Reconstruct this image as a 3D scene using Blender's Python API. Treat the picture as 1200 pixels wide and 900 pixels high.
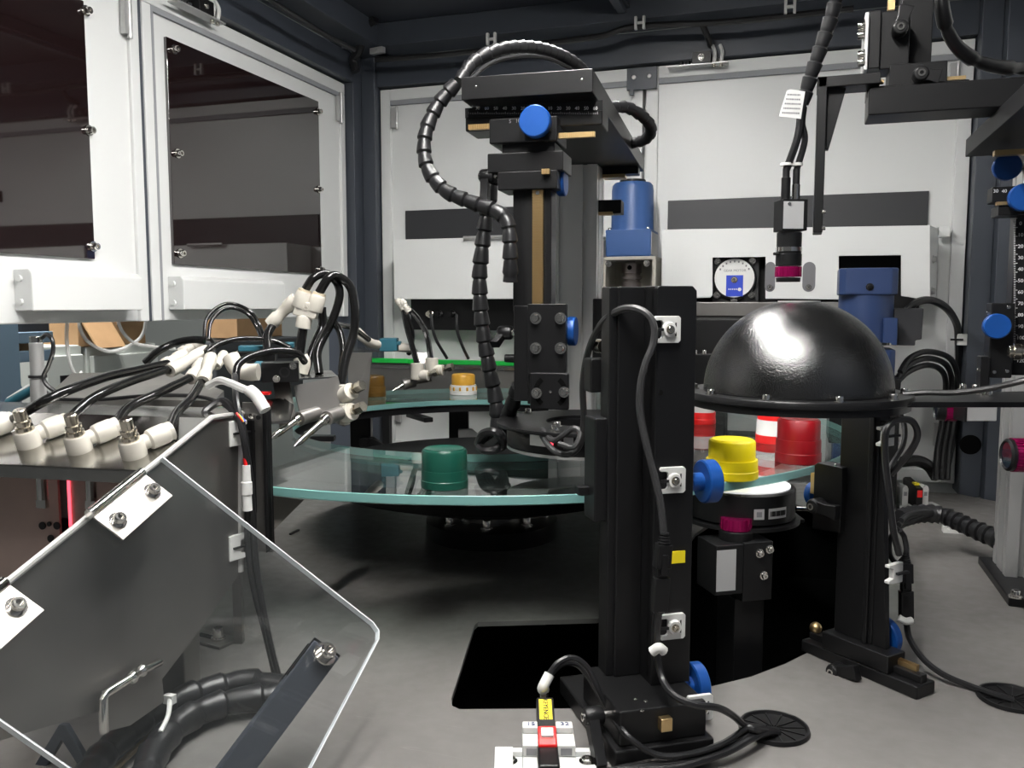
import bpy, bmesh, math, random
from mathutils import Vector, Matrix, noise
random.seed(7)
for o in list(bpy.data.objects): bpy.data.objects.remove(o)
SC = bpy.context.scene
COL = SC.collection
PI = math.pi

# ------------------------------------------------------------------ camera, world, light, exposure
FOC, PITCH, YAW, CAMZ = 1000.0, math.radians(5.26), math.radians(18.26), 0.40
cam_data = bpy.data.cameras.new('camera'); cam = bpy.data.objects.new('camera', cam_data); COL.objects.link(cam)
cam_data.sensor_width = 36.0; cam_data.lens = 36.0 * FOC / 1200.0
cam_data.clip_start = 0.02; cam_data.clip_end = 60
cam.location = (0, 0, CAMZ); cam.rotation_euler = (PI / 2 - PITCH, 0, YAW)
SC.camera = cam
SC.view_settings.view_transform = 'Standard'; SC.view_settings.look = 'None'
SC.view_settings.gamma = 1.0; SC.view_settings.use_curve_mapping = False
SC.view_settings.exposure = 0.25
world = bpy.data.worlds.new('workshop_air'); SC.world = world; world.use_nodes = True
bg = world.node_tree.nodes['Background']
bg.inputs['Color'].default_value = (0.95, 0.98, 1.0, 1); bg.inputs['Strength'].default_value = 0.08
LED_POWER = 125.0        # cabinet lamps (built further down as fixtures)
ROOM_POWER = 5.0        # workshop ceiling panels in front of the open cabinet

# ------------------------------------------------------------------ helpers: survey of the place
cp, sp, cy, sy = math.cos(PITCH), math.sin(PITCH), math.cos(YAW), math.sin(YAW)
CAM = Vector((0, 0, CAMZ))
def L(r, f, z=0.0): return Vector((r * cy - f * sy, r * sy + f * cy, z))      # right / forward / up in metres -> world
def ray(px, py):
    x, y = (px - 600) / FOC, (450 - py) / FOC
    r, f, u = x, cp + y * sp, -sp + y * cp
    return Vector((r * cy - f * sy, r * sy + f * cy, u)), f
def P(px, py, D):
    d, f = ray(px, py); return CAM + d * (D / f)
def on_plane(px, py, p0, n):
    d, f = ray(px, py); return CAM + d * ((Vector(p0) - CAM).dot(n) / d.dot(n))
def PZ(px, py, z): return on_plane(px, py, (0, 0, z), Vector((0, 0, 1)))
def PY(px, py, y): return on_plane(px, py, (0, y, 0), Vector((0, 1, 0)))
def PX(px, py, x): return on_plane(px, py, (x, 0, 0), Vector((1, 0, 0)))
def at(t, px, py, axis, val):                      # point of thing t's own plane axis=val, in its own axes
    R = Matrix.Rotation(t.rotation_euler.z, 3, 'Z'); n = R @ Vector([1.0 if a == axis else 0.0 for a in 'xyz'])
    return R.transposed() @ (on_plane(px, py, Vector(t.location) + n * val, n) - Vector(t.location))
def to_local(t, w):
    return Matrix.Rotation(-t.rotation_euler.z, 3, 'Z') @ (Vector(w) - Vector(t.location))

# ------------------------------------------------------------------ helpers: materials
MATS = {}
def mat(name, col, rough=0.5, metal=0.0, bump=0.0, bscale=300.0, var=0.0, vscale=20.0, ior=1.5, coat=0.0, stretch=None, emit=None, rvar=0.0):
    m = bpy.data.materials.new(name); m.use_nodes = True; nt = m.node_tree; b = nt.nodes['Principled BSDF']
    b.inputs['Base Color'].default_value = (*col, 1); b.inputs['Roughness'].default_value = rough
    b.inputs['Metallic'].default_value = metal; b.inputs['IOR'].default_value = ior
    b.inputs['Coat Weight'].default_value = coat
    if emit: b.inputs['Emission Color'].default_value = (*emit[0], 1); b.inputs['Emission Strength'].default_value = emit[1]
    if bump or var or rvar:
        tc = nt.nodes.new('ShaderNodeTexCoord'); mp = nt.nodes.new('ShaderNodeMapping')
        nt.links.new(tc.outputs['Object'], mp.inputs['Vector'])
        if stretch: mp.inputs['Scale'].default_value = stretch
    if bump:
        n = nt.nodes.new('ShaderNodeTexNoise'); n.inputs['Scale'].default_value = bscale; n.inputs['Detail'].default_value = 4
        bp = nt.nodes.new('ShaderNodeBump'); bp.inputs['Strength'].default_value = bump; bp.inputs['Distance'].default_value = 0.001
        nt.links.new(mp.outputs[0], n.inputs['Vector']); nt.links.new(n.outputs['Fac'], bp.inputs['Height']); nt.links.new(bp.outputs[0], b.inputs['Normal'])
    if var or rvar:
        n = nt.nodes.new('ShaderNodeTexNoise'); n.inputs['Scale'].default_value = vscale; n.inputs['Detail'].default_value = 6
        nt.links.new(mp.outputs[0], n.inputs['Vector'])
        if var:
            r = nt.nodes.new('ShaderNodeValToRGB')
            r.color_ramp.elements[0].position = .3; r.color_ramp.elements[1].position = .7
            r.color_ramp.elements[0].color = (*[c * (1 - var) for c in col], 1); r.color_ramp.elements[1].color = (*[min(1, c * (1 + var)) for c in col], 1)
            nt.links.new(n.outputs['Fac'], r.inputs[0]); nt.links.new(r.outputs[0], b.inputs['Base Color'])
        if rvar:
            mr = nt.nodes.new('ShaderNodeMapRange'); mr.inputs['From Min'].default_value = .3; mr.inputs['From Max'].default_value = .7
            mr.inputs['To Min'].default_value = max(.02, rough - rvar); mr.inputs['To Max'].default_value = rough + rvar
            nt.links.new(n.outputs['Fac'], mr.inputs['Value']); nt.links.new(mr.outputs[0], b.inputs['Roughness'])
    MATS[name] = m; return m
def glass(name, tint, refl=1.5, rough=0.0, haze=0.0, hazecol=(.8, .85, .85)):
    """clear sheet: tinted straight-through light plus a Fresnel mirror, and an optional share of surface haze"""
    m = bpy.data.materials.new(name); m.use_nodes = True; nt = m.node_tree
    for n in list(nt.nodes):
        if n.type != 'OUTPUT_MATERIAL': nt.nodes.remove(n)
    out = nt.nodes[0]
    tr = nt.nodes.new('ShaderNodeBsdfTransparent'); tr.inputs[0].default_value = (*tint, 1)
    gl = nt.nodes.new('ShaderNodeBsdfGlossy'); gl.inputs['Roughness'].default_value = rough; gl.inputs['Color'].default_value = (1, 1, 1, 1)
    f0 = ((refl - 1) / (refl + 1)) ** 2
    lw = nt.nodes.new('ShaderNodeLayerWeight'); lw.inputs['Blend'].default_value = .5
    pw = nt.nodes.new('ShaderNodeMath'); pw.operation = 'POWER'; pw.inputs[1].default_value = 5; nt.links.new(lw.outputs['Facing'], pw.inputs[0])
    fr = nt.nodes.new('ShaderNodeMath'); fr.operation = 'MULTIPLY_ADD'; fr.inputs[1].default_value = 1 - f0; fr.inputs[2].default_value = f0; nt.links.new(pw.outputs[0], fr.inputs[0])
    mx = nt.nodes.new('ShaderNodeMixShader'); nt.links.new(fr.outputs[0], mx.inputs[0]); nt.links.new(tr.outputs[0], mx.inputs[1]); nt.links.new(gl.outputs[0], mx.inputs[2])
    last = mx
    if haze:
        df = nt.nodes.new('ShaderNodeBsdfDiffuse'); df.inputs[0].default_value = (*hazecol, 1)
        m2 = nt.nodes.new('ShaderNodeMixShader'); m2.inputs[0].default_value = haze
        nt.links.new(mx.outputs[0], m2.inputs[1]); nt.links.new(df.outputs[0], m2.inputs[2]); last = m2
    nt.links.new(last.outputs[0], out.inputs[0]); MATS[name] = m; return m

WHITE = mat('white_powder_coat', (.74, .75, .74), .38, bump=.05, bscale=900)
FRAME = mat('blue_grey_frame_paint', (.052, .060, .076), .42, bump=.05, bscale=700)
CEILM = mat('dark_ceiling_paint', (.030, .034, .045), .45)
BLACK = mat('black_anodized', (.0075, .0075, .008), .36, bump=.04, bscale=1500, ior=1.38)
BLACK2 = mat('black_satin_plate', (.006, .006, .0065), .5, ior=1.35)
PITM = mat('black_recess', (.003, .003, .003), .8, ior=1.15)
DOME = mat('black_textured_dome', (.007, .007, .007), .19, bump=.5, bscale=600, ior=2.0)
ALU_LIT = mat('mill_aluminium_column', (.80, .80, .79), .34, .5, bump=.03, bscale=80, stretch=(30, 30, 1))  # stand aluminium made lighter, the column's bright reflection put into its colour
STEEL = mat('brushed_stainless', (.50, .49, .465), .20, 1.0, bump=.006, bscale=500, rvar=.05, vscale=9)
STEELD = mat('dark_brushed_stainless', (.25, .24, .23), .40, .85, var=.18, vscale=7, rvar=.08)
HINGE = mat('zinc_plate', (.50, .485, .45), .45, 1.0, var=.08, vscale=40)
BRIGHT = mat('bright_rolled_steel', (.70, .69, .67), .35, .6)
GROOVE_SHADE = mat('grey_door_seal', (.30, .31, .325), .6)  # shading of the door frame groove, painted as a grey strip
CHROME = mat('bright_metal', (.78, .76, .72), .16, 1.0)
ALU = mat('anodised_aluminium', (.52, .52, .515), .38, .6, bump=.03, bscale=80, stretch=(30, 30, 1))
NICKEL = mat('nickel_brass', (.60, .56, .48), .22, 1.0)
BRASS = mat('brass_rack', (.72, .52, .26), .35, 1.0)
BLUEK = mat('blue_anodised_knob', (.007, .068, .29), .36, .15)
BLUEM = mat('blue_motor_paint', (.038, .098, .27), .40, bump=.05, bscale=500)
NAVY = mat('navy_motor_paint', (.022, .045, .125), .40, bump=.05, bscale=500)
MAGENTA = mat('magenta_anodised_ring', (.36, .006, .10), .26, .7)
RUBBER = mat('black_cable_rubber', (.011, .011, .012), .36)
GREYC = mat('dark_grey_cable', (.030, .030, .031), .45)
HOSE = mat('black_pneumatic_hose', (.008, .008, .008), .16)
NYLON = mat('white_nylon', (.64, .64, .62), .38)
CREAM = mat('ivory_plastic', (.50, .475, .42), .4)
TEAL = mat('teal_plastic', (.022, .11, .15), .4)
YELLOW = mat('yellow_cap_plastic', (.90, .72, .004), .38)
GREEN = mat('green_cap_plastic', (.004, .060, .040), .34)
RED = mat('red_cap_plastic', (.30, .005, .010), .34)
REDB = mat('bright_red_plastic', (.70, .012, .012), .38)
GOLD = mat('gold_cap_plastic', (.62, .33, .035), .36)
AMBER = mat('amber_brown_plastic', (.15, .075, .008), .35)
GREENB = mat('green_guide_strip', (.010, .46, .06), .4)
LABELS = mat('silver_label', (.50, .50, .50), .4, .3)
PAPER = mat('white_paper', (.78, .78, .76), .6)
INK = mat('black_print', (.01, .01, .01), .6)
INKW = mat('white_print', (.75, .75, .75), .6)
INKG = mat('grey_print', (.22, .22, .23), .6)
BLUEL = mat('blue_label', (.02, .06, .55), .45)
YLAB = mat('yellow_label', (.85, .68, .01), .5)
EDGE = mat('ground_glass_edge', (.17, .36, .34), .35)
SMOKE = mat('smoked_acrylic', (.012, .006, .006), .03, ior=2.1, coat=0)
BROWN = glass('brown_smoky_acrylic', (.46, .34, .31), 1.45, .02, .16, (.22, .13, .11))
DISK = glass('turntable_glass', (.90, .95, .93), 1.62)
CLEAR = glass('clear_acrylic', (.93, .94, .94), 1.45, .0, .006)
CLEARE = mat('acrylic_edge', (.62, .66, .68), .25)
FILM = glass('crumpled_film', (.85, .85, .84), 1.7, .12, .35, (.6, .58, .55))
PINKL = mat('red_lamp', (.6, .02, .03), .3, emit=((1.0, .08, .12), 2.2))
LIGHTD = mat('white_light_diffuser', (.80, .80, .80), .4)
CARD = mat('cardboard', (.36, .22, .11), .7, var=.15, vscale=9)
SHELF = mat('blue_shelf_steel', (.16, .24, .32), .5)
CABW = mat('off_white_cabinet', (.52, .55, .52), .5)
PLINTH = mat('workshop_wall_paint', (.30, .32, .31), .7)
CONC = mat('workshop_floor_paint', (.16, .17, .16), .5)
HOSEW = glass('milky_tube', (.9, .9, .9), 1.3, .2, .55, (.7, .7, .68))

def deck_material():
    m = bpy.data.materials.new('grey_deck_paint'); m.use_nodes = True; nt = m.node_tree; b = nt.nodes['Principled BSDF']
    tc = nt.nodes.new('ShaderNodeTexCoord')
    n1 = nt.nodes.new('ShaderNodeTexNoise'); n1.inputs['Scale'].default_value = 5; n1.inputs['Detail'].default_value = 8
    n2 = nt.nodes.new('ShaderNodeTexNoise'); n2.inputs['Scale'].default_value = 60; n2.inputs['Detail'].default_value = 8
    mp = nt.nodes.new('ShaderNodeMapping'); mp.inputs['Scale'].default_value = (1, 9, 1); mp.inputs['Rotation'].default_value = (0, 0, .7)
    n3 = nt.nodes.new('ShaderNodeTexNoise'); n3.inputs['Scale'].default_value = 22; n3.inputs['Detail'].default_value = 9; n3.inputs['Distortion'].default_value = 1.2
    for a, c in ((tc, n1), (tc, n2), (tc, mp)): nt.links.new(a.outputs['Object'], c.inputs['Vector'])
    nt.links.new(mp.outputs[0], n3.inputs['Vector'])
    r1 = nt.nodes.new('ShaderNodeValToRGB'); r1.color_ramp.elements[0].position = .3; r1.color_ramp.elements[1].position = .72
    r1.color_ramp.elements[0].color = (.135, .128, .122, 1); r1.color_ramp.elements[1].color = (.185, .176, .168, 1)
    nt.links.new(n1.outputs['Fac'], r1.inputs[0])
    r3 = nt.nodes.new('ShaderNodeValToRGB'); r3.color_ramp.elements[0].position = .66; r3.color_ramp.elements[1].position = .75
    r3.color_ramp.elements[0].color = (0, 0, 0, 1); r3.color_ramp.elements[1].color = (.35, .35, .35, 1)
    nt.links.new(n3.outputs['Fac'], r3.inputs[0])
    mx = nt.nodes.new('ShaderNodeMix'); mx.data_type = 'RGBA'; nt.links.new(r3.outputs[0], mx.inputs[0]); nt.links.new(r1.outputs[0], mx.inputs[6]); mx.inputs[7].default_value = (.27, .26, .25, 1)
    nt.links.new(mx.outputs[2], b.inputs['Base Color'])
    mr = nt.nodes.new('ShaderNodeMapRange'); mr.inputs['From Min'].default_value = .3; mr.inputs['From Max'].default_value = .7; mr.inputs['To Min'].default_value = .36; mr.inputs['To Max'].default_value = .52
    nt.links.new(n2.outputs['Fac'], mr.inputs[0]); nt.links.new(mr.outputs[0], b.inputs['Roughness'])
    return m
DECK = deck_material()

# ------------------------------------------------------------------ helpers: geometry
def frame_of(axis):
    a = Vector(axis).normalized(); h = Vector((0, 0, 1)) if abs(a.z) < .9 else Vector((1, 0, 0))
    u = h.cross(a).normalized(); return u, a.cross(u), a
def spline(pts, k=6):
    pts = [Vector(p) for p in pts]
    if len(pts) < 3: return pts
    q = [2 * pts[0] - pts[1]] + pts + [2 * pts[-1] - pts[-2]]; out = []
    for i in range(1, len(q) - 2):
        a, b, c, d = q[i - 1:i + 3]
        for j in range(k):
            t = j / k
            out.append(.5 * ((2 * b) + (c - a) * t + (2 * a - 5 * b + 4 * c - d) * t * t + (3 * b - a - 3 * c + d) * t ** 3))
    out.append(pts[-1]); return out
class MB:
    def __init__(s): s.v = []; s.f = []
    def add(s, vs, fs):
        n = len(s.v); s.v += [Vector(v) for v in vs]; s.f += [tuple(i + n for i in f) for f in fs]; return s
    def box(s, x0, x1, y0, y1, z0, z1):
        return s.add([(x0, y0, z0), (x1, y0, z0), (x1, y1, z0), (x0, y1, z0), (x0, y0, z1), (x1, y0, z1), (x1, y1, z1), (x0, y1, z1)],
                     [(0, 3, 2, 1), (4, 5, 6, 7), (0, 1, 5, 4), (1, 2, 6, 5), (2, 3, 7, 6), (3, 0, 4, 7)])
    def obox(s, c, ax, ay, az):            # centre and three half-axes
        c, ax, ay, az = map(Vector, (c, ax, ay, az))
        vs = [c + ax * i + ay * j + az * k for k in (-1, 1) for i, j in ((-1, -1), (1, -1), (1, 1), (-1, 1))]
        fl = [(0, 3, 2, 1), (4, 5, 6, 7), (0, 1, 5, 4), (1, 2, 6, 5), (2, 3, 7, 6), (3, 0, 4, 7)]
        if ax.cross(ay).dot(az) < 0: fl = [f[::-1] for f in fl]
        return s.add(vs, fl)
    def bar(s, p0, p1, w, h, up=(0, 0, 1)):  # straight bar of width w and height h
        p0, p1 = Vector(p0), Vector(p1); a = (p1 - p0).normalized(); x = a.cross(Vector(up)).normalized(); z = x.cross(a)
        return s.obox((p0 + p1) / 2, x * w / 2, (p1 - p0) / 2, z * h / 2)
    def lathe(s, prof, o=(0, 0, 0), axis=(0, 0, 1), n=24):
        u, v, a = frame_of(axis); o = Vector(o); rings = []; vs = []; fs = []
        for r, z in prof:
            if r < 1e-6: rings.append([len(vs)]); vs.append(o + a * z)
            else:
                rings.append(list(range(len(vs), len(vs) + n)))
                vs += [o + a * z + (u * math.cos(2 * PI * i / n) + v * math.sin(2 * PI * i / n)) * r for i in range(n)]
        for A, B in zip(rings, rings[1:]):
            if len(A) == 1 and len(B) == 1: continue
            for i in range(n):
                j = (i + 1) % n
                if len(A) == 1: fs.append((A[0], B[j], B[i]))
                elif len(B) == 1: fs.append((A[i], A[j], B[0]))
                else: fs.append((A[i], A[j], B[j], B[i]))
        if len(rings[0]) > 1 and prof[0] != prof[-1]: fs.append(tuple(rings[0][::-1]))
        if len(rings[-1]) > 1 and prof[0] != prof[-1]: fs.append(tuple(rings[-1]))
        return s.add(vs, fs)
    def cyl(s, p0, p1, r, r1=None, n=20):
        p0, p1 = Vector(p0), Vector(p1); return s.lathe([(r, 0), (r if r1 is None else r1, (p1 - p0).length)], p0, p1 - p0, n)
    def tube(s, pts, r, n=8, k=6, rf=None, raw=False):
        pts = [Vector(p) for p in pts] if raw else spline(pts, k); m = len(pts); vs = []; fs = []; u = None; d = 0.0
        for i, p in enumerate(pts):
            t = (pts[min(i + 1, m - 1)] - pts[max(i - 1, 0)]).normalized()
            if u is None: u = frame_of(t)[0]
            u = (u - t * u.dot(t)).normalized(); v = t.cross(u)
            if i: d += (p - pts[i - 1]).length
            rr = rf(d) if rf else r
            vs += [p + (u * math.cos(2 * PI * j / n) + v * math.sin(2 * PI * j / n)) * rr for j in range(n)]
        for i in range(m - 1):
            for j in range(n):
                a, b = i * n + j, i * n + (j + 1) % n; fs.append((a, b, b + n, a + n))
        fs.append(tuple(range(n))[::-1]); fs.append(tuple(range((m - 1) * n, m * n)))
        return s.add(vs, fs)
    def prism(s, poly, o, ex, ey, ez):        # polygon (u, v) in the ex/ey plane, extruded by ez
        o, ex, ey, ez = map(Vector, (o, ex, ey, ez)); n = len(poly)
        vs = [o + ex * a + ey * b for a, b in poly] + [o + ex * a + ey * b + ez for a, b in poly]
        ar = sum(poly[i][0] * poly[(i + 1) % n][1] - poly[(i + 1) % n][0] * poly[i][1] for i in range(n))
        flip = (ar > 0) == (ex.cross(ey).dot(ez) > 0)
        fs = [tuple(range(n))[::-1], tuple(range(n, 2 * n))] + [(i, (i + 1) % n, (i + 1) % n + n, i + n) for i in range(n)]
        if not flip: fs = [f[::-1] for f in fs]
        return s.add(vs, fs)
    def sphere(s, c, r, n=16, m=10, sc=(1, 1, 1)):
        c = Vector(c); t = MB().lathe([(r * math.sin(PI * i / m), -r * math.cos(PI * i / m)) for i in range(m + 1)], (0, 0, 0), (0, 0, 1), n)
        return s.add([c + Vector((v.x * sc[0], v.y * sc[1], v.z * sc[2])) for v in t.v], t.f)
    def build(s, name, m, parent=None, bevel=0.0, seg=2, ang=38):
        me = bpy.data.meshes.new(name); vs = s.v; o = bpy.data.objects.new(name, me)
        if parent is None:
            lo = Vector([min(v[i] for v in vs) for i in range(3)]); hi = Vector([max(v[i] for v in vs) for i in range(3)])
            c = (lo + hi) / 2; c.z = lo.z; vs = [v - c for v in vs]; o.location = c
        me.from_pydata(vs, [], s.f); me.update(); me.materials.append(m)
        me.polygons.foreach_set('use_smooth', [True] * len(me.polygons)); me.set_sharp_from_angle(angle=math.radians(ang))
        COL.objects.link(o)
        if parent is not None: o.parent = parent
        if bevel:
            b = o.modifiers.new('edge', 'BEVEL'); b.width = bevel; b.segments = seg; b.limit_method = 'ANGLE'; b.angle_limit = math.radians(40); b.harden_normals = True
        return o
def tag(o, label, cat, group=None, kind=None):
    if label: o['label'] = label
    if cat: o['category'] = cat
    if group: o['group'] = group
    if kind: o['kind'] = kind
    return o
def thing(name, label, cat, loc=(0, 0, 0), rotz=0.0, group=None):
    o = bpy.data.objects.new(name, None); o.empty_display_size = .03; COL.objects.link(o); o.location = loc; o.rotation_euler = (0, 0, rotz)
    return tag(o, label, cat, group)
def struct(name, mb, m, bevel=0.0, parent=None):
    o = mb.build(name, m, parent, bevel)
    if parent is None: o['kind'] = 'structure'
    return o
def dup(root, loc, rotz=None, label=None, group=None):
    r = root.copy(); COL.objects.link(r); r.location = loc
    if rotz is not None: r.rotation_euler = (0, 0, rotz)
    if label: r['label'] = label
    if group: r['group'] = group
    for ch in list(root.children):
        c = ch.copy(); COL.objects.link(c); c.parent = r
        for g in list(ch.children):
            d = g.copy(); COL.objects.link(d); d.parent = c
    return r
def bolt(parent, p, axis, r=.004, h=.004, name='bolt', m=None, washer=True):
    """socket head screw standing on p along axis"""
    mb = MB(); z = 0.0
    if washer: mb.lathe([(0, 0), (r * 1.45, 0), (r * 1.45, h * .22), (0, h * .22)], p, axis, 14); z = h * .2
    mb.lathe([(r, z), (r, z + h * .85), (r * .88, z + h), (r * .5, z + h), (r * .5, z + h * .5), (0, z + h * .5)], p, axis, 12)
    return mb.build(name, m or CHROME, parent)
def text(body, size, o, ex, ey, m, parent, name='lettering', depth=.0002, align='CENTER'):
    """flat print: characters run along ex, up along ey, starting round o"""
    cu = bpy.data.curves.new(name, 'FONT'); cu.body = body; cu.size = size; cu.align_x = align; cu.align_y = 'CENTER'; cu.extrude = depth; cu.resolution_u = 2
    tmp = bpy.data.objects.new('t', cu); COL.objects.link(tmp)
    me = bpy.data.meshes.new_from_object(tmp.evaluated_get(bpy.context.evaluated_depsgraph_get())); bpy.data.objects.remove(tmp)
    ex, ey = Vector(ex).normalized(), Vector(ey).normalized(); ez = ex.cross(ey); o = Vector(o)
    me.transform(Matrix(((ex.x, ey.x, ez.x, o.x), (ex.y, ey.y, ez.y, o.y), (ex.z, ey.z, ez.z, o.z), (0, 0, 0, 1))))
    me.materials.clear(); me.materials.append(m); ob = bpy.data.objects.new(name, me); COL.objects.link(ob); ob.parent = parent; return ob
def cable(name, pts, r, m, label, cat, group=None, n=8, k=6, wrap=0.0):
    """one bendy cable through surveyed points (px, py, depth) or world vectors; wrap gives it a spiral sleeve"""
    w = [P(*p) if not isinstance(p, Vector) else p for p in pts]
    if wrap:
        q = spline(w, 8); fine = []
        for a, b in zip(q, q[1:]):
            c = max(1, int((b - a).length / (wrap / 9))); fine += [a.lerp(b, j / c) for j in range(c)]
        fine.append(q[-1])
        rf = lambda d: r * (.90 + .24 * ((d / wrap) % 1.0) - (.30 if (d / wrap) % 1.0 > .86 else 0))
        mb = MB().tube(fine, r, n + 2, rf=rf, raw=True)
    else: mb = MB().tube(w, r, n, k)
    return tag(mb.build(name, m), label, cat, group)
# ------------------------------------------------------------------ lamps of the place
def lamp(name, label, x0, x1, y, z, w, power, col=(1, .98, .95), rz=0.0):
    t = thing(name, label, 'lamp', ((x0 + x1) / 2, y, z), rz); h = (x1 - x0) / 2
    MB().box(-h - .02, h + .02, -w / 2 - .008, w / 2 + .008, .006, .03).build('housing', WHITE, t, .002)
    m = mat(name + '_diffuser', (.9, .9, .9), .5, emit=(col, power)); MB().box(-h, h, -w / 2, w / 2, 0, .008).build('diffuser', m, t)
    return t
lamp('ceiling_lamp', 'white strip lamp along the cabinet ceiling above the turntable', -.90, .24, .93, 1.035, .032, LED_POWER, rz=PI / 2)
lamp('ceiling_lamp', 'white strip lamp on the cabinet ceiling near the open front', -.33, .17, .42, 1.035, .032, LED_POWER * 1.55, rz=PI / 2)
lamp('workshop_lamp', 'large flat workshop lamp high before the open front', -1.0, 1.0, -1.5, 2.3, .9, ROOM_POWER)
lamp('workshop_lamp', 'large flat workshop lamp over the shelves outside', -2.6, -1.5, 1.6, 2.3, .6, ROOM_POWER * 12)

# ------------------------------------------------------------------ setting: deck, posts, beams, doors
XL, XR, YB, ZT = -1.10, .42, 2.05, 1.085
def fill_plate(outer, holes, z0, z1):
    bm = bmesh.new(); es = []
    for loop in [outer] + holes:
        vs = [bm.verts.new((p[0], p[1], z1)) for p in loop]
        es += [bm.edges.new((vs[i], vs[(i + 1) % len(vs)])) for i in range(len(vs))]
    bmesh.ops.triangle_fill(bm, use_beauty=True, use_dissolve=False, edges=es)
    mb = MB(); bm.verts.index_update()
    mb.add([v.co.copy() for v in bm.verts], [tuple(v.index for v in (f.verts if f.normal.z > 0 else reversed(f.verts))) for f in bm.faces]); bm.free()
    for loop, s in [(outer, 1)] + [(h, -1) for h in holes]:
        n = len(loop); ar = sum(loop[i][0] * loop[(i + 1) % n][1] - loop[(i + 1) % n][0] * loop[i][1] for i in range(n))
        q = [(p[0], p[1], z) for z in (z1, z0) for p in loop]
        fs = [(i + n, (i + 1) % n + n, (i + 1) % n, i) for i in range(n)]
        if ar * s < 0: fs = [f[::-1] for f in fs]
        mb.add(q, fs)
    return mb
hole_px = [(560, 729), (556, 733), (529, 819), (530, 827), (538, 831), (700, 830), (790, 812), (835, 804), (880, 793), (920, 778), (950, 763), (985, 735), (1000, 690), (1002, 645), (985, 605), (930, 590), (860, 596), (815, 625), (760, 700), (700, 725)]
hole = [PZ(x, y, 0) for x, y in hole_px]
hole2 = [(P(1137, 521, 2.1).x, 0)]
struct('floor', fill_plate([(-1.1, -.15), (.42, -.15), (.42, 1.93), (.34, 2.0), (-1.1, 2.0)], [hole], -.006, 0), DECK)
hx = [p.x for p in hole]; hy = [p.y for p in hole]
pit = MB(); X0, X1, Y0, Y1 = min(hx) - .03, max(hx) + .03, min(hy) - .03, max(hy) + .03
pit.box(X0, X1, Y0, Y1, -.17, -.16); pit.box(X0 - .01, X0, Y0, Y1, -.17, -.007); pit.box(X1, X1 + .01, Y0, Y1, -.17, -.007)
pit.box(X0, X1, Y0 - .01, Y0, -.17, -.007); pit.box(X0, X1, Y1, Y1 + .01, -.17, -.007)
struct('floor_recess', pit, PITM)
struct('ceiling', MB().box(XL - .06, XR + .06, -.2, YB + .08, ZT, ZT + .02), CEILM)
# posts and beams of the cabinet frame
struct('trim_1', MB().box(-1.16, -1.075, 1.978, 2.12, -.006, ZT).box(-1.075, -1.037, 2.02, 2.12, -.006, ZT), FRAME, .002)
struct('trim_2', MB().box(.345, .385, 2.0, 2.12, -.006, ZT).box(.385, .50, 1.965, 2.12, -.006, ZT), FRAME, .002)
struct('trim_3', MB().box(-1.037, .345, 2.03, 2.12, .958, 1.03), FRAME, .002)
struct('trim_4', MB().box(-1.02, .42, 1.94, 2.03, 1.03, ZT), FRAME, .002)
struct('trim_5', MB().box(-1.16, -1.075, -.2, 1.978, .962, 1.03), FRAME, .002)
struct('trim_6', MB().box(-1.075, -.985, -.2, 2.03, 1.03, ZT), FRAME, .002)
struct('trim_7', MB().box(-.40, -.365, -.2, 1.94, 1.055, ZT).box(-.392, -.373, -.2, 1.94, 1.045, 1.056), FRAME, .002)
struct('trim_8', MB().box(XR, XR + .08, -.2, 1.965, .962, ZT), FRAME, .002)
struct('trim_9', MB().box(-1.16, -1.08, -.2, 1.978, -.03, -.006), FRAME, .002)
struct('wall_back', MB().box(-1.1, .45, 2.085, 2.11, -.05, 1.03), WHITE)
struct('wall_right', MB().box(XR + .05, XR + .08, -.2, 1.965, -.006, .962), FRAME)
# back doors: sheet with a raised border, hinges, dark opening
def back_door(n, x0, x1, strip):
    d = struct('door_%d' % n, MB().box(x0, x1, 2.055, 2.08, .012, .954), WHITE, .003)
    b = MB(); w = .028
    b.box(x0, x0 + w, 2.045, 2.056, .012, .954).box(x1 - w, x1, 2.045, 2.056, .012, .954).box(x0 + w, x1 - w, 2.045, 2.056, .926, .954).box(x0 + w, x1 - w, 2.045, 2.056, .012, .04)
    q = Vector(d.location)
    def shift(mb): mb.v = [v - q for v in mb.v]; return mb
    shift(b).build('door_border', WHITE, d, .002)
    shift(MB().box(x0 + w, x1 - w, 2.046, 2.056, .914, .926)).build('door_seal', GROOVE_SHADE, d)  # grey strip drawn as the shade below the top border
    shift(MB().box(strip[0], strip[1], 2.048, 2.058, strip[2], strip[3])).build('dark_opening', mat('dark_opening_panel', (.03, .031, .034), .45), d, .001)
    for z in (.88, .12):
        xx = x0 + .04 if n == 1 else x1 - .04
        shift(MB().box(xx - .006, xx + .006, 2.036, 2.05, z - .025, z + .025).cyl((xx + .009, 2.04, z - .028), (xx + .009, 2.04, z + .028), .004, n=10)).build('hinge', ALU, d)
    return d
back_door(1, -1.034, -.352, (-.968, -.45, .560, .645))
back_door(2, -.344, .342, (-.290, .267, .555, .645))
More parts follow.
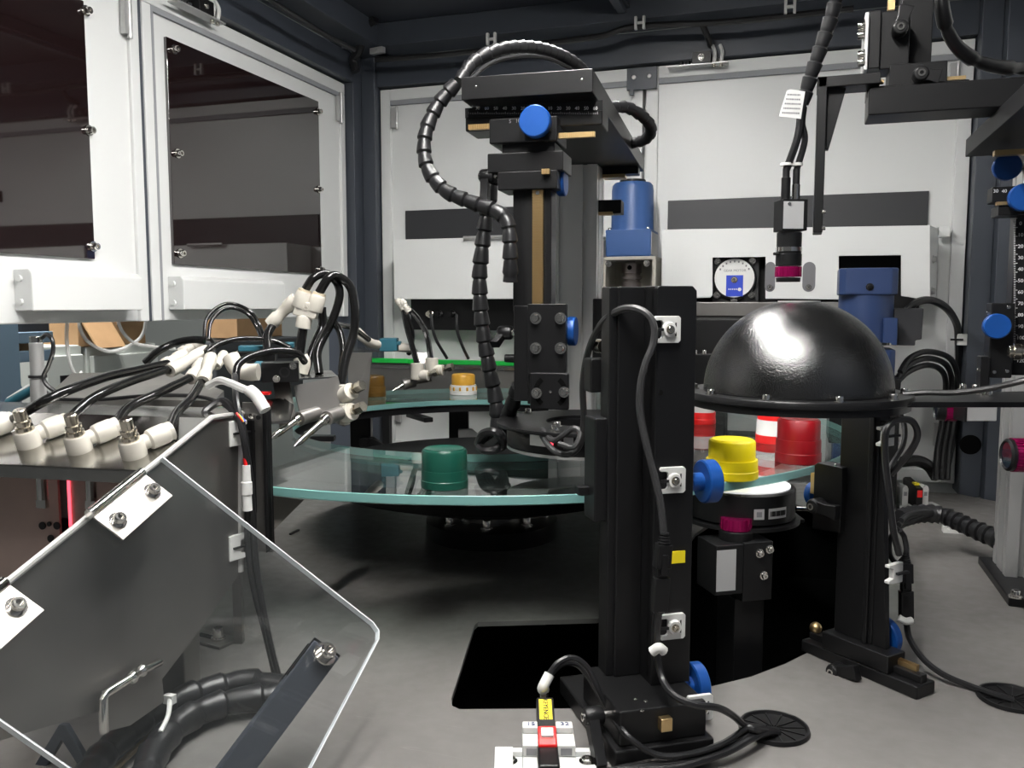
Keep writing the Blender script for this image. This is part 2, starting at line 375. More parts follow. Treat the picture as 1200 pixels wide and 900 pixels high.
# left flap doors with smoked panes
def flap(n, y0, y1, pane, handle, bolts):
    d = struct('door_%d' % n, MB().box(-1.135, -1.103, y0, y1, .372, .957), WHITE, .003); q = Vector(d.location)
    def shift(mb): mb.v = [v - q for v in mb.v]; return mb
    b = MB(); w = .022
    b.box(-1.104, -1.096, y0, y1, .93, .957).box(-1.104, -1.096, y0, y0 + w, .372, .93).box(-1.104, -1.096, y1 - w, y1, .372, .93)
    shift(b).build('door_border', WHITE, d, .002)
    shift(MB().box(-1.1035, -1.0965, y0 + w, y1 - w, .920, .930).box(-1.1035, -1.0965, y0 + w, y0 + w + .006, .372, .920)).build('door_seal', GROOVE_SHADE, d)  # grey strips stand for the groove's shading inside the border
    p = shift(MB().box(-1.103, -1.0965, pane[0], pane[1], pane[2], pane[3])).build('smoked_pane', SMOKE, d, .0008)
    for (y, z) in bolts: bolt(p, Vector((-1.0965, y, z)) - q, (1, 0, 0), .006, .009, m=CHROME)
    shift(MB().prism([(0, 0), (.035, 0), (.035, .055), (.028, .062), (0, .062)], (-1.103, handle[0], .392), (1, 0, 0), (0, 0, 1), (0, handle[1] - handle[0], 0))).build('pull_box', WHITE, d, .002)
    for s in (.405, .44):
        shift(MB().cyl((-1.09, handle[0] - .004, s), (-1.09, handle[0] + .001, s), .005, n=10)).build('screw', WHITE, d)
    shift(MB().box(-1.100, -1.090, y1 - .038, y1 - .03, .86, .92).cyl((-1.092, y1 - .026, .855), (-1.092, y1 - .026, .93), .005, n=10)).build('hinge', ALU, d)
    return d
B = [PX(x, y, XL) for x, y in ((202, 58), (206, 180), (209, 297), (371, 131), (372, 222), (374, 316))]
flap(3, 1.262, 1.972, (1.322, 1.845, .476, .886), (1.31, 1.64), [(p.y, p.z) for p in B])
B = [PX(x, y, XL) for x, y in ((98, 13), (102, 153), (107, 289))]
flap(4, .50, 1.252, (.55, 1.132, .476, .886), (.98, 1.205), [(p.y, p.z) for p in B] + [(.585, .86), (.585, .68), (.585, .50)])
struct('trim_10', MB().box(-1.16, -1.10, 1.252, 1.262, .372, .957), FRAME)
# right side door leaf, white
struct('door_5', MB().box(XR, XR + .045, 1.2, 1.955, .004, .95), WHITE, .004)
# ------------------------------------------------------------------ workshop outside the left opening
def room_box(): return None
struct('workshop_floor', MB().box(-6, 3, -4, 5, -.82, -.80), CONC)
struct('workshop_wall', MB().box(-5.1, -5.0, -4, 5, -.8, 2.6), PLINTH)
struct('workshop_wall', MB().box(-5.0, 3, 4.9, 5.0, -.8, 2.6), PLINTH)
DX = -2.6
def wp(px, py, X=DX): return PX(px, py, X)
SX = -1.78
t = thing('steel_shelf', 'blue steel storage shelf seen under the left flap door', 'shelf', (SX, 0, -.8))
def lb(t, mb): q = Vector(t.location); mb.v = [v - q for v in mb.v]; return mb
ya, yb2 = wp(17, 420, SX).y, wp(66, 420, SX).y
for (y, w) in ((ya - .03, .06), (yb2, .022)):
    for x in (SX, SX - .38): 
        if w > .03 or x < SX: lb(t, MB().box(x - .018, x + .018, y - w / 2, y + w / 2, -.8, 1.2)).build('upright', SHELF, t, .003)
for z in (wp(30, 396, SX).z, wp(30, 418, SX).z):
    lb(t, MB().box(SX - .02, SX - .005, ya - .03, yb2, z - .014, z + .014)).build('shelf_beam', SHELF, t, .003)
    lb(t, MB().box(SX - .39, SX - .025, ya - .06, yb2, z - .010, z - .002)).build('shelf_board', SHELF, t)
lb(t, MB().bar(wp(12, 440, SX - .01), wp(26, 466, SX - .01), .02, .008, (1, 0, 0))).build('brace', SHELF, t)
def carton(label, pa, pb, X, dep, openflap=True):
    a, b = wp(*pa, X), wp(*pb, X); y0, y1 = min(a.y, b.y), max(a.y, b.y); z0, z1 = min(a.z, b.z), max(a.z, b.z)
    c = thing('cardboard_box', label, 'box', (X, (y0 + y1) / 2, z0)); h = (y1 - y0) / 2
    MB().box(-dep, 0, -h, h, 0, z1 - z0).build('carton', CARD, c, .004)
    if openflap:
        MB().prism([(-.0, 0), (.07, -.10), (.074, -.097), (.004, .004)], (0, -h * .95, z1 - z0), (1, 0, 0), (0, 0, 1), (0, h * .8, 0)).build('carton_flap', CARD, c)
        MB().prism([(-.0, 0), (.05, .10), (.046, .103), (-.004, .004)], (0, h * .1, z1 - z0 - .03), (1, 0, 0), (0, 0, 1), (0, h * .8, 0)).build('carton_flap', CARD, c)
    return c
carton('open brown cardboard box on the white cabinet outside', (92, 407), (170, 372), -2.27, .25)
carton('tall brown cardboard box on the shelf bay beside the blue upright', (24, 417), (46, 401), -1.86, .2, False)
carton('brown cardboard box on the dark equipment rack outside', (278, 397), (330, 350), -2.22, .16, False)
def cabinet(label, pa, pb, X, dep):
    a, b = wp(*pa, X), wp(*pb, X); y0, y1, z1 = min(a.y, b.y), max(a.y, b.y), max(a.z, b.z)
    c = thing('filing_cabinet', label, 'cabinet', (X - dep / 2, (y0 + y1) / 2, -.8)); h = (y1 - y0) / 2; H = z1 + .8
    MB().box(-dep / 2, dep / 2 - .02, -h, h, 0, H).build('body', CABW, c, .004)
    for i in range(3):
        zz = H - .03 - i * .27
        f = MB().box(dep / 2 - .02, dep / 2, -h + .012, h - .012, zz - .25, zz).build('drawer', CABW, c, .004)
        MB().box(dep / 2, dep / 2 + .006, -h * .3, h * .3, zz - .09, zz - .065).build('handle', BLACK2, f)
cabinet('off-white drawer cabinet outside, left of the two', (50, 407), (104, 470), -2.25, .3)
cabinet('off-white drawer cabinet outside under the cardboard box', (106, 407), (190, 470), -2.25, .3)
tag(MB().box(-2.1, -1.84, wp(20, 400, -1.85).y, wp(56, 380, -1.85).y, wp(30, 396, -1.85).z, .55).build('plastic_crate', mat('dark_crate', (.03, .03, .035), .5), None, .01), 'dark crate on the upper level of the blue shelf', 'crate')
tag(MB().box(-2.4, -2.2, wp(252, 400, -2.2).y, wp(355, 400, -2.2).y, -.8, wp(300, 397, -2.22).z).build('equipment_rack', mat('dark_rack_grey', (.05, .055, .06), .5), None, .01), 'dark grey equipment rack outside beneath the right flap door', 'rack')
for pts, lb_ in [([(80, 366), (78, 395), (82, 425), (90, 440), (96, 436)], 'milky plastic tube hanging straight down outside the flap doors'),
      ([(136, 366), (142, 386), (156, 401), (176, 406), (205, 409)], 'milky plastic tube running off right outside the flap doors'),
      ([(172, 366), (168, 390), (155, 403), (130, 412), (105, 402), (94, 385), (92, 366)], 'milky plastic tube in a wide loop outside the flap doors')]:
    cable('plastic_tube', [PX(x, y, -1.142 - .009 * ('wide' in lb_)) for x, y in pts], .003, HOSEW, lb_, 'tube')
# ------------------------------------------------------------------ glass turntable
TC = Vector((-.496, 1.390, 0)); RO, RI, ZG = .589, .335, .200
t = thing('glass_turntable', 'large clear glass ring turntable with teal ground edge carrying the caps', 'turntable', TC)
MB().lathe([(RI + .001, ZG - .0115), (RO - .001, ZG - .0115), (RO - .001, ZG), (RI + .001, ZG), (RI + .001, ZG - .0115)], n=128).build('glass_disk', DISK, t)
MB().lathe([(RO - .0012, ZG - .0110), (RO, ZG - .0100), (RO, ZG - .0012), (RO - .0012, ZG - .0004), (RO - .0012, ZG - .0110)], n=128).build('outer_edge', EDGE, t)
MB().lathe([(RI + .0012, ZG - .0110), (RI + .0012, ZG - .0004), (RI, ZG - .0012), (RI, ZG - .0100), (RI + .0012, ZG - .0110)], n=96).build('inner_edge', EDGE, t)
MB().lathe([(RI + .006, ZG - .026), (.500, ZG - .026), (.500, ZG - .0125), (RI + .006, ZG - .0125), (RI + .006, ZG - .026)], n=96).build('support_ring', BLACK2, t, .001)
MB().lathe([(0, .075), (.20, .075), (.285, .10), (.300, .125), (0, .125)], n=72).build('drum', BLACK2, t)
MB().lathe([(0, .030), (.060, .030), (.060, .052), (.066, .054), (.066, .076), (0, .076)], n=48).build('bearing_ring', STEEL, t)
MB().lathe([(0, 0), (.115, 0), (.115, .028), (.105, .03), (0, .03)], n=48).build('base_flange', BLACK, t)
for i in range(8): 
    a = i * PI / 4 + .25; c = Vector((math.cos(a), math.sin(a), 0))
    bolt(t, c * .092 + Vector((0, 0, .03)), (0, 0, 1), .007, .014)
for i in range(6):
    a = i * PI / 3 + .3; c, s_ = math.cos(a), math.sin(a); o = Vector((c, s_, 0)); q = Vector((-s_, c, 0))
    MB().obox(o * .325 + Vector((0, 0, .1685)), o * .05, q * .010, Vector((0, 0, .005))).build('spoke', BLACK, t, .002)
# fixed roller posts under the glass, far side
def roller_post(label, px, py, D, pale):
    w = P(px, py, D); r = thing('roller_post', label, 'support', (w.x, w.y, 0), YAW)
    MB().box(-.022, .022, -.015, .015, 0, .172).build('post', BLACK, r, .002)
    MB().box(-.032, .032, -.022, .022, 0, .012).build('foot', BLACK, r, .002)
    MB().prism([(.0, .125), (.03, .125), (.055, .105), (.062, .08), (.05, .06), (.046, .08), (.035, .098), (0, .105)], (.0, -.018, 0), (1, 0, 0), (0, 0, 1), (0, -.014, 0)).build('roller_arm', BLACK if not pale else ALU, r, .002)
    MB().cyl((.01, -.034, .115), (.01, -.018, .115), .010, n=16).build('roller', ALU if pale else BLACK, r, .001)
roller_post('black roller post under the far left of the glass ring', 424, 520, 1.80, False)
roller_post('black roller post with bright roller under the far middle of the glass ring', 538, 505, 1.92, True)

# ------------------------------------------------------------------ screw caps on the glass
def cap(label, px, py, r1, r2, h1, h2, m1, m2, jar=True):
    """a closure standing on the glass: lower skirt r1 x h1, upper knurled lid r2 x h2"""
    w = PZ(px, py, ZG); c = thing('screw_cap', label, 'cap', (w.x, w.y, ZG), 0.4, 'screw caps on the glass turntable')
    MB().lathe([(0, 0), (r1 * .97, 0), (r1, .001), (r1, h1 * .42), (r1 * .975, h1 * .45), (r1 * .975, h1 - .002), (r1 * .96, h1), (0, h1)], n=40).build('skirt', m1, c)
    n = 72; mb = MB(); vs = []; k = 0
    for z, q in ((h1, 1), (h1 + h2 - .002, 1), (h1 + h2, .95)):
        vs += [(r2 * q * (1 - (.018 if i % 2 else 0)) * math.cos(2 * PI * i / n), r2 * q * (1 - (.018 if i % 2 else 0)) * math.sin(2 * PI * i / n), z) for i in range(n)]
    fs = [(j * n + i, j * n + (i + 1) % n, (j + 1) * n + (i + 1) % n, (j + 1) * n + i) for j in (0, 1) for i in range(n)] + [tuple(range(2 * n, 3 * n))]
    mb.add(vs, fs).build('lid', m2, c)
    MB().lathe([(r2 * .90, h1 + h2), (r2 * .87, h1 + h2 + .0012), (r2 * .80, h1 + h2 + .0005), (0, h1 + h2 + .0005)], n=40).build('lid_top', m2, c)
    return c
cap('yellow screw cap on the glass beside the blue knurled knob', 857, 559, .0305, .0268, .022, .022, YELLOW, YELLOW)
cap('dark green screw cap alone on the near side of the glass', 521, 570, .0262, .0250, .020, .022, GREEN, GREEN)
cap('dark red screw cap nearest the black dome post', 935, 541, .0285, .0265, .030, .025, RED, RED)
c = cap('white cap banded with bright red at top and bottom, behind the dark red one', 909, 518, .0285, .0270, .034, .017, NYLON, REDB)
MB().lathe([(.0, .0002), (.0290, .0002), (.0290, .012), (0, .012)], n=40).build('bottom_band', REDB, c)
cap('amber brown screw cap on the far left of the glass', 437, 464, .029, .026, .022, .022, AMBER, AMBER)
c = cap('gold cap on a white ribbed base at the far side of the glass', 543, 462, .0305, .0265, .022, .023, NYLON, GOLD)
for i in range(24):
    a = i * PI / 12; MB().obox((math.cos(a) * .0305, math.sin(a) * .0305, .014), Vector((math.cos(a), math.sin(a), 0)) * .0008, Vector((-math.sin(a), math.cos(a), 0)) * .0022, (0, 0, .004)).build('window_notch', GOLD, c) if i % 2 else None
cap('small red and white cap glimpsed between front stand and dome', 823, 496, .0225, .0205, .020, .020, REDB, NYLON)

# ------------------------------------------------------------------ camera tower in the middle of the ring
def bx(t, x0, x1, y0, y1, y, dep, mb=None):
    """axis-aligned box of thing t whose front face (plane y) fills the surveyed rectangle"""
    xm, ym = (x0 + x1) / 2, (y0 + y1) / 2
    a, b = at(t, x0, ym, 'y', y).x, at(t, x1, ym, 'y', y).x; c, d = at(t, xm, y1, 'y', y).z, at(t, xm, y0, 'y', y).z
    return (mb or MB()).box(a, b, y, y + dep, c, d)
def knob(parent, p, axis, r, th, shaft=.012, m=None, name='knob'):
    a = Vector(axis).normalized(); p = Vector(p); mm = m or BLUEK
    k = MB().lathe([(0, 0), (r * .93, 0), (r, .0012), (r, th - .0012), (r * .93, th), (0, th)], p + a * shaft, a, 40).build(name, mm, parent)
    MB().lathe([(0, 0), (r * .42, 0), (r * .42, shaft + .001), (0, shaft + .001)], p, a, 20).build('knob_shaft', mm, k)
    return k
def lever(parent, p, axis, d, ln, m=None):
    """clamp lever: hub along axis with a tapered arm along d"""
    a = Vector(axis).normalized(); d = Vector(d).normalized(); p = Vector(p); c = a.cross(d)
    h = MB().lathe([(0, .004), (.0075, .004), (.0085, .006), (.0085, .019), (.007, .022), (0, .022)], p, a, 18)
    h.prism([(0, -.0075), (ln * .5, -.0062), (ln, -.008), (ln, .008), (ln * .5, .0062), (0, .0075)], p + a * .010, d, c, a * .010)
    o = h.build('clamp_lever', BLACK, parent, .001)
    MB().lathe([(0, 0), (.004, 0), (.004, .0235), (.0022, .0235), (.0022, .021), (0, .021)], p, a, 12).build('lever_screw', CHROME, o)
    return o
def rack(parent, x0, x1, y, z, h, ax='x'):
    """brass toothed rack: little teeth along its length"""
    mb = MB(); n = max(6, int(abs(x1 - x0) / .0022)); st = (x1 - x0) / n
    if ax == 'x':
        mb.box(min(x0, x1), max(x0, x1), y, y + .006, z, z + h)
        for i in range(n): mb.box(min(x0 + st * i, x0 + st * (i + .5)), max(x0 + st * i, x0 + st * (i + .5)), y - .0012, y, z, z + h)
    return mb.build('brass_rack', BRASS, parent)
t = TW = thing('camera_tower', 'tall aluminium column with overhanging black top plate and black vertical slide', 'stand', (-.326, 1.451, 0), math.radians(4))
# extrusion with grooves
def extrusion(parent, x0, x1, y0, y1, z0, z1, name='aluminium_column', m=None):
    g, d = .004, .006; w, h = x1 - x0, y1 - y0; pts = []
    def side(a, b, nrm, n):
        a, b, nrm = Vector(a), Vector(b), Vector(nrm); L_ = (b - a).length; u = (b - a) / L_; out = [a]
        for k in range(n):
            c = L_ * (k + .5) / n
            out += [a + u * (c - g), a + u * (c - g) - nrm * d, a + u * (c + g) - nrm * d, a + u * (c + g)]
        return out
    for a, b, nr, n in (((x0, y0), (x1, y0), (0, -1), max(1, round(w / .04))), ((x1, y0), (x1, y1), (1, 0), max(1, round(h / .04))), ((x1, y1), (x0, y1), (0, 1), max(1, round(w / .04))), ((x0, y1), (x0, y0), (-1, 0), max(1, round(h / .04)))):
        pts += side(a, b, nr, n)
    return MB().prism([(p[0], p[1]) for p in pts], (0, 0, z0), (1, 0, 0), (0, 1, 0), (0, 0, z1 - z0)).build(name, m or ALU, parent)
extrusion(t, -.083, 0, 0, .083, .127, .640, m=ALU_LIT)
MB().box(-.11, .03, -.03, .11, .1265, .138).build('base_plate', BLACK, t, .002)
MB().box(-.088, .068, -.485, .112, .641, .667).build('top_plate', BLACK, t, .001)
for (x, y) in ((-.07, -.04), (.055, -.04)): bolt(t, (x, -.485, .655), (0, -1, 0), .0015, .0006, 'dimple', washer=False)
bx(t, 545, 706, 124, 150, -.452, .05).build('x_rail', BLACK, t, .002)
r_ = bx(t, 545, 706, 122, 134, -.4535, .0012).build('scale_face', BLACK, t)
for i in range(-7, 7):
    x = at(t, 634 + i * 10.6, 128, 'y', -.4537)
    text(str(abs(i) * 10), .0055, (x.x, -.4538, x.z + .001), (1, 0, 0), (0, 0, 1), INKW, t)
tk = MB()
for i in range(71):
    x = at(t, 549 + i * 2.16, 133, 'y', -.4537); tk.box(x.x - .0002, x.x + .0002, -.4538, -.4536, x.z - .001, x.z + (.002 if i % 5 == 0 else .001))
tk.build('scale_ticks', INKW, t)
a, b = at(t, 549, 146, 'y', -.46), at(t, 588, 150, 'y', -.46); rack(t, a.x, b.x, -.46, b.z, .006)
a, b = at(t, 652, 154, 'y', -.46), at(t, 697, 160, 'y', -.46); rack(t, a.x, b.x, -.46, b.z, .006)
bx(t, 573, 653, 137, 167, -.470, .06).build('x_carriage', BLACK, t, .002)
k0 = at(t, 631, 146, 'y', -.470); knob(t, k0, (0, -1, 0), .0182, .013, .010)
text('5   10', .006, at(t, 603, 142, 'y', -.4705), (1, 0, 0), (0, 0, 1), INKG, t)
bx(t, 588, 650, 164, 186, -.462, .05).build('carriage_adapter', BLACK, t, .0015)
bx(t, 571, 660, 178, 201, -.470, .055).build('carriage_adapter', BLACK, t, .0015)
bx(t, 583, 653, 200, 222, -.475, .05).build('slide_clamp', BLACK, t, .0015)
a, b = at(t, 636, 205, 'y', -.476), at(t, 645, 200, 'y', -.476); rack(t, a.x, b.x, -.482, a.z, .006)
a = at(t, 583, 206, 'y', -.46); lever(t, a, (-1, 0, 0), (0, -.1, -1), .032)
a = at(t, 650, 213, 'y', -.44); knob(t, a, (1, 0, 0), .0175, .010, .004)
bx(t, 601, 646, 222, 366, -.462, .028).build('vertical_slide', BLACK, t, .0015)
sl = bx(t, 613, 640, 222, 366, -.4625, .001); sl.build('slide_groove', BLACK2, t)
a, b = at(t, 624, 222, 'y', -.468), at(t, 636, 360, 'y', -.468)
zz = MB().box(a.x, b.x, -.468, -.462, b.z, a.z)
n = 46
for i in range(n): zz.box(a.x, b.x, -.4692, -.468, b.z + (a.z - b.z) * i / n, b.z + (a.z - b.z) * (i + .5) / n)
zz.build('brass_rack', BRASS, t); bolt(t, at(t, 630, 226, 'y', -.469), (0, -1, 0), .0025, .001, washer=False)
bx(t, 602, 620, 358, 470, -.472, .05).build('lens_carriage', BLACK, t, .0015)
fp = bx(t, 618, 663, 356, 440, -.482, .012).build('front_plate', BLACK, t, .0012)
bx(t, 618, 660, 436, 474, -.478, .012).build('front_plate', BLACK, t, .0012)
for px, py in ((628, 373), (657, 373), (628, 408), (657, 408)): bolt(t, at(t, px, py, 'y', -.482), (0, -1, 0), .0048, .006)
fb = bx(t, 621, 666, 437, 480, -.490, .008).build('tilt_bracket', BLACK, t, .0015)
ctr = at(t, 645, 459, 'y', -.4905)
for s in (-1, 1):
    arc = [ctr + Vector((math.cos(a_) * .0175 * s, 0, math.sin(a_) * .0175)) for a_ in [(-.95 + 1.9 * i / 10) for i in range(11)]]
    mb = MB()
    for p, q in zip(arc, arc[1:]): mb.obox((p + q) / 2, (q - p) / 2 * 1.05, (0, .0003, 0), (q - p).cross(Vector((0, 1, 0))).normalized() * .0028)
    mb.build('arc_slot', PITM, t)
    bolt(t, ctr + Vector((.0165 * s, 0, -.001 + .001 * s)), (0, -1, 0), .0045, .006)
bolt(t, ctr, (0, -1, 0), .0016, .0008, 'pin', washer=False)
a = at(t, 604, 390, 'y', -.455); lever(t, a, (-1, 0, 0), (-.5, -.55, -.8), .020)
a = at(t, 603, 420, 'y', -.455); MB().cyl(a, a + Vector((-.012, 0, 0)), .005, n=12).build('stop_knob', BLACK, t)
a = at(t, 660, 388, 'y', -.455); knob(t, a, (1, 0, 0), .0175, .010, .006)
# small rear slide beside the column, towards the blue motor
bx(t, 698, 728, 234, 250, .02, .04).build('rear_slide', BLACK, t, .002)
a, b = at(t, 700, 252, 'y', .02), at(t, 718, 249, 'y', .02); MB().box(a.x, b.x, .018, .03, a.z, a.z + .005).build('brass_rack', BRASS, t)
bx(t, 706, 732, 204, 208, .05, .03).build('brass_rack', BRASS, t)
bx(t, 706, 748, 196, 204, .05, .03).build('rear_slide', BLACK, t, .001)
bx(t, 694, 712, 350, 458, -.06, .03).build('rear_mount', BLACK, t, .002)

# ------------------------------------------------------------------ round light under the tower
wc = P(690, 500, 1.03); t = thing('ring_light', 'black round light under the tower over the glass, red lit label on its side', 'light', (wc.x, wc.y, .232), YAW)
zt = at(t, 640, 508, 'y', -.1).z
zt = P(578, 493, 1.03).z - .232
MB().lathe([(.052, zt - .004), (.112, zt - .004), (.1125, zt - .002), (.112, zt), (.052, zt), (.052, zt - .004)], n=64).build('top_plate', BLACK, t)
MB().lathe([(.045, 0), (.098, 0), (.100, .002), (.100, zt - .012), (.094, zt - .004), (.045, zt - .004), (.045, 0)], n=64).build('light_body', BLACK, t)
MB().lathe([(.05, -.003), (.100, -.003), (.100, .0005), (.05, .0005), (.05, -.003)], n=64).build('lower_rim', ALU, t)
for px, py in ((619, 482), (650, 503), (653, 498)):
    w = to_local(t, PZ(px, py + 2, .232 + zt)); bolt(t, Vector((w.x, w.y, zt)), (0, 0, 1), .004, .005)
def on_drum(t, r, ang, z, w, h, m, name, th=.0008):
    mb = MB(); n = 8
    for i in range(n):
        a0, a1 = ang - w / r / 2 + w / r * i / n, ang - w / r / 2 + w / r * (i + 1) / n
        p = [Vector((math.cos(a_) * rr, math.sin(a_) * rr, zz_)) for rr in (r, r + th) for a_ in (a0, a1) for zz_ in (z - h / 2, z + h / 2)]
        mb.add(p, [(0, 1, 3, 2), (4, 6, 7, 5), (0, 2, 6, 4), (1, 5, 7, 3), (0, 4, 5, 1), (2, 3, 7, 6)])
    return mb.build(name, m, t)
on_drum(t, .100, math.radians(-128), .016, .030, .012, PAPER, 'lit_label'); on_drum(t, .1007, math.radians(-120.5), .016, .008, .0115, PINKL, 'red_lamp')
on_drum(t, .100, math.radians(-108), .016, .011, .013, LABELS, 'round_label')
# light gap between plate and body glows red
on_drum(t, .0945, math.radians(-140), zt - .0085, .06, .003, PINKL, 'red_lamp')
tag(t, None, None)

# ------------------------------------------------------------------ front black stand
FB = L(.093, .708)
t = FS = thing('front_stand', 'tall black two-leaf stand in front of the glass with blue knobs', 'stand', FB, math.radians(33))
MB().box(0, .083, 0, .095, .018, .050).build('base_carriage', BLACK, t, .002)
MB().box(-.006, .088, -.006, .15, 0, .018).build('base_rail', BLACK, t, .002)
MB().box(.004, .08, .001, .006, .008, .03).build('rail_face', BLACK, t, .001)
def pz(px, py, z): return to_local(t, PZ(px, py, z))
a, b = at(t, 712, 600, 'y', .070).x, at(t, 766, 600, 'y', .070).x
zt_ = at(t, 740, 336, 'y', .070).z
MB().box(a, b - .006, .070, .092, .05, zt_).box(a + .007, b - .013, .066, .070, .05, zt_).box(b - .010, b - .006, .060, .07, .05, zt_).build('left_leaf', BLACK, t, .0015)
a2, b2 = at(t, 766, 600, 'y', .040).x, at(t, 812, 600, 'y', .040).x
zt2 = at(t, 790, 335, 'y', .040).z
MB().prism([(a2, .05), (b2, .05), (b2, zt2 - .004), (b2 - .004, zt2), (a2 + .002, zt2), (a2, zt2 - .002)], (0, .040, 0), (1, 0, 0), (0, 0, 1), (0, .012, 0)).build('right_leaf', BLACK, t, .001)
MB().box(a2, a2 + .006, .046, .08, .05, zt2).build('web', BLACK, t, .001)
MB().cyl(at(t, 774, 460, 'y', .0399), at(t, 774, 460, 'y', .0395), .0024, n=14).build('hole', PITM, t)
for px, py in ((745, 820), (752, 833), (757, 822)): bolt(t, pz(px, py, .05), (0, 0, 1), .002, .001, washer=False)
a = at(t, 690, 842, 'x', 0); lever(t, Vector((0, .030, .034)), (-1, 0, 0), (0, -.55, -.8), .042)
k = Vector((.083, .06, .036)); knob(t, k, (1, 0, 0), .0215, .012, .014)
MB().box(.036, .047, -.007, .006, .030, .042).build('brass_nut', BRASS, t, .001)
# slide arm on the left side and the big blue thumb wheel on the right
bx(t, 697, 714, 490, 612, .075, .03).build('side_arm', BLACK, t, .002)
bx(t, 678, 714, 570, 580, .090, .01).build('side_arm', BLACK2, t, .001)
MB().cyl(at(t, 680, 576, 'y', .095), at(t, 704, 573, 'y', .095), .0045, n=12).build('adjust_screw', NICKEL, t)
a = at(t, 700, 405, 'y', .13); MB().cyl(a, a + Vector((0, -.02, 0)), .007, n=10).build('adjust_screw', NICKEL, t)
bx(t, 692, 712, 420, 460, .10, .02).build('side_arm', BLACK, t, .002)
a = at(t, 808, 565, 'y', .062); knob(t, a, (1, 0, 0), .0205, .014, .012)

# white cable clips
def clip(label, t0, px, py, y, s=1.0):
    p = at(t0, px, py, 'y', y); R = t0.rotation_euler.z; w = Vector(t0.location) + Matrix.Rotation(R, 3, 'Z') @ p
    c = thing('cable_clip', label, 'clip', w, R, 'white cable clips')
    k = .001 * s
    pl = [(-11, 12), (-4, 12), (11, 12), (13, 10), (13, -10), (11, -12), (-11, -12), (-12, -10), (-11, -8), (-6, -8), (-4, -6), (-4, 6), (-6, 8), (-11, 8), (-12, 10)]
    MB().prism([(a * k, b * k) for a, b in pl], (0, 0, 0), (1, 0, 0), (0, 0, 1), (0, -.004 * s, 0)).build('plate', NYLON, c, .0006)
    MB().box(7.3 * k, 8.7 * k, -.0043 * s, -.0039 * s, -6 * k, 6 * k).build('slot', INK, c)
    MB().lathe([(0, 0), (7 * k, 0), (6 * k, 3 * k), (0, 3 * k)], (1.5 * k, -.004 * s, 0), (0, -1, 0), 20).build('boss', NYLON, c)
    bolt(c, (1.5 * k, -.007 * s, 0), (0, -1, 0), .0028 * s, .002 * s, 'screw', NICKEL)
    MB().box(-12 * k, -2 * k, -.0065 * s, -.004 * s, -1.3 * k, 1.3 * k).build('cable_tie', RUBBER, c)
    return c
clip('white cable clip topmost on the front stand', FS, 780, 386, .040)
clip('white cable clip halfway up the front stand beside the blue thumb wheel', FS, 786, 562, .040)
clip('white cable clip low on the front stand under the inline connector', FS, 786, 733, .040)
clip('white cable clip beside the blue knob at the foot of the front stand', FS, 818, 828, .010)
# ------------------------------------------------------------------ dome light, hung from the right stand
wc = P(933, 458, .97); zf = wc.z
t = DM = thing('dome_light', 'large black hemispherical dome light over the glass under the camera', 'light', (wc.x, wc.y, zf - .012), YAW)
R_ = .1035; hole_r = .020
prof = [(R_ * math.cos(a), .012 + R_ * math.sin(a)) for a in [math.acos(hole_r / R_) * i / 24 for i in range(25)]]
inner = [((R_ - .003) * math.cos(a), .012 + (R_ - .003) * math.sin(a)) for a in [math.acos(hole_r / (R_ - .003)) * i / 24 for i in range(25)]][::-1]
MB().lathe(prof + inner + [prof[0]], n=72).build('dome', DOME, t)
MB().lathe([((R_ - .0045) * math.cos(a), .010 + (R_ - .0045) * math.sin(a)) for a in [math.acos(.024 / (R_ - .0045)) * i / 16 for i in range(17)]] + [((R_ - .0055) * math.cos(a), .010 + (R_ - .0055) * math.sin(a)) for a in [math.acos(.024 / (R_ - .0055)) * i / 16 for i in range(16, -1, -1)]] + [(R_ - .0045, .010)], n=48).build('inner_diffuser', mat('lit_dome_lining', (.85, .85, .85), .6, emit=((1, 1, 1), 1.6)), t)
MB().lathe([(hole_r - .001, .012 + R_ - .004), (hole_r + .003, .012 + R_ - .0035), (hole_r + .003, .012 + R_ - .0012), (hole_r - .001, .012 + R_ - .001), (hole_r - .001, .012 + R_ - .004)], n=32).build('camera_port', ALU, t)
MB().lathe([(.095, .004), (.1225, .004), (.1235, .005), (.1235, .0105), (.1225, .0118), (.104, .0118), (.104, .0135), (.095, .0135), (.095, .004)], n=80).build('flange', BLACK, t)
MB().lathe([(.092, -.004), (.120, -.004), (.120, .0035), (.092, .0035), (.092, -.004)], n=80).build('lower_ring', BLACK, t)
for i in range(10):
    a = i * PI / 5 - PI / 2 + .05; bolt(t, (math.cos(a) * .114, math.sin(a) * .114, .0118), (0, 0, 1), .0042, .005)
cable('light_cable', [(1058, 462, .93), (1085, 460, .92), (1120, 460, .90), (1160, 455, .88), (1200, 446, .86), (1240, 436, .85)], .0032, RUBBER, 'black cable running right from the dome flange across the plate', 'cable')

# ------------------------------------------------------------------ right-hand aluminium stand with its slides
RS0 = PZ(1166, 684, 0)
t = RS = thing('side_stand', 'aluminium profile stand at the right edge with black slides and blue knobs', 'stand', (RS0.x, RS0.y, 0), 0)
extrusion(t, .012, .092, .0, .08, .012, P(1130, 184, 1.12).z)
MB().box(-.004, .12, -.10, .10, 0, .012).build('base_plate', BLACK, t, .002)
for px, py in ((1178, 656), (1190, 700)):
    w = to_local(t, PZ(px, py, .012)); bolt(t, w, (0, 0, 1), .006, .008)
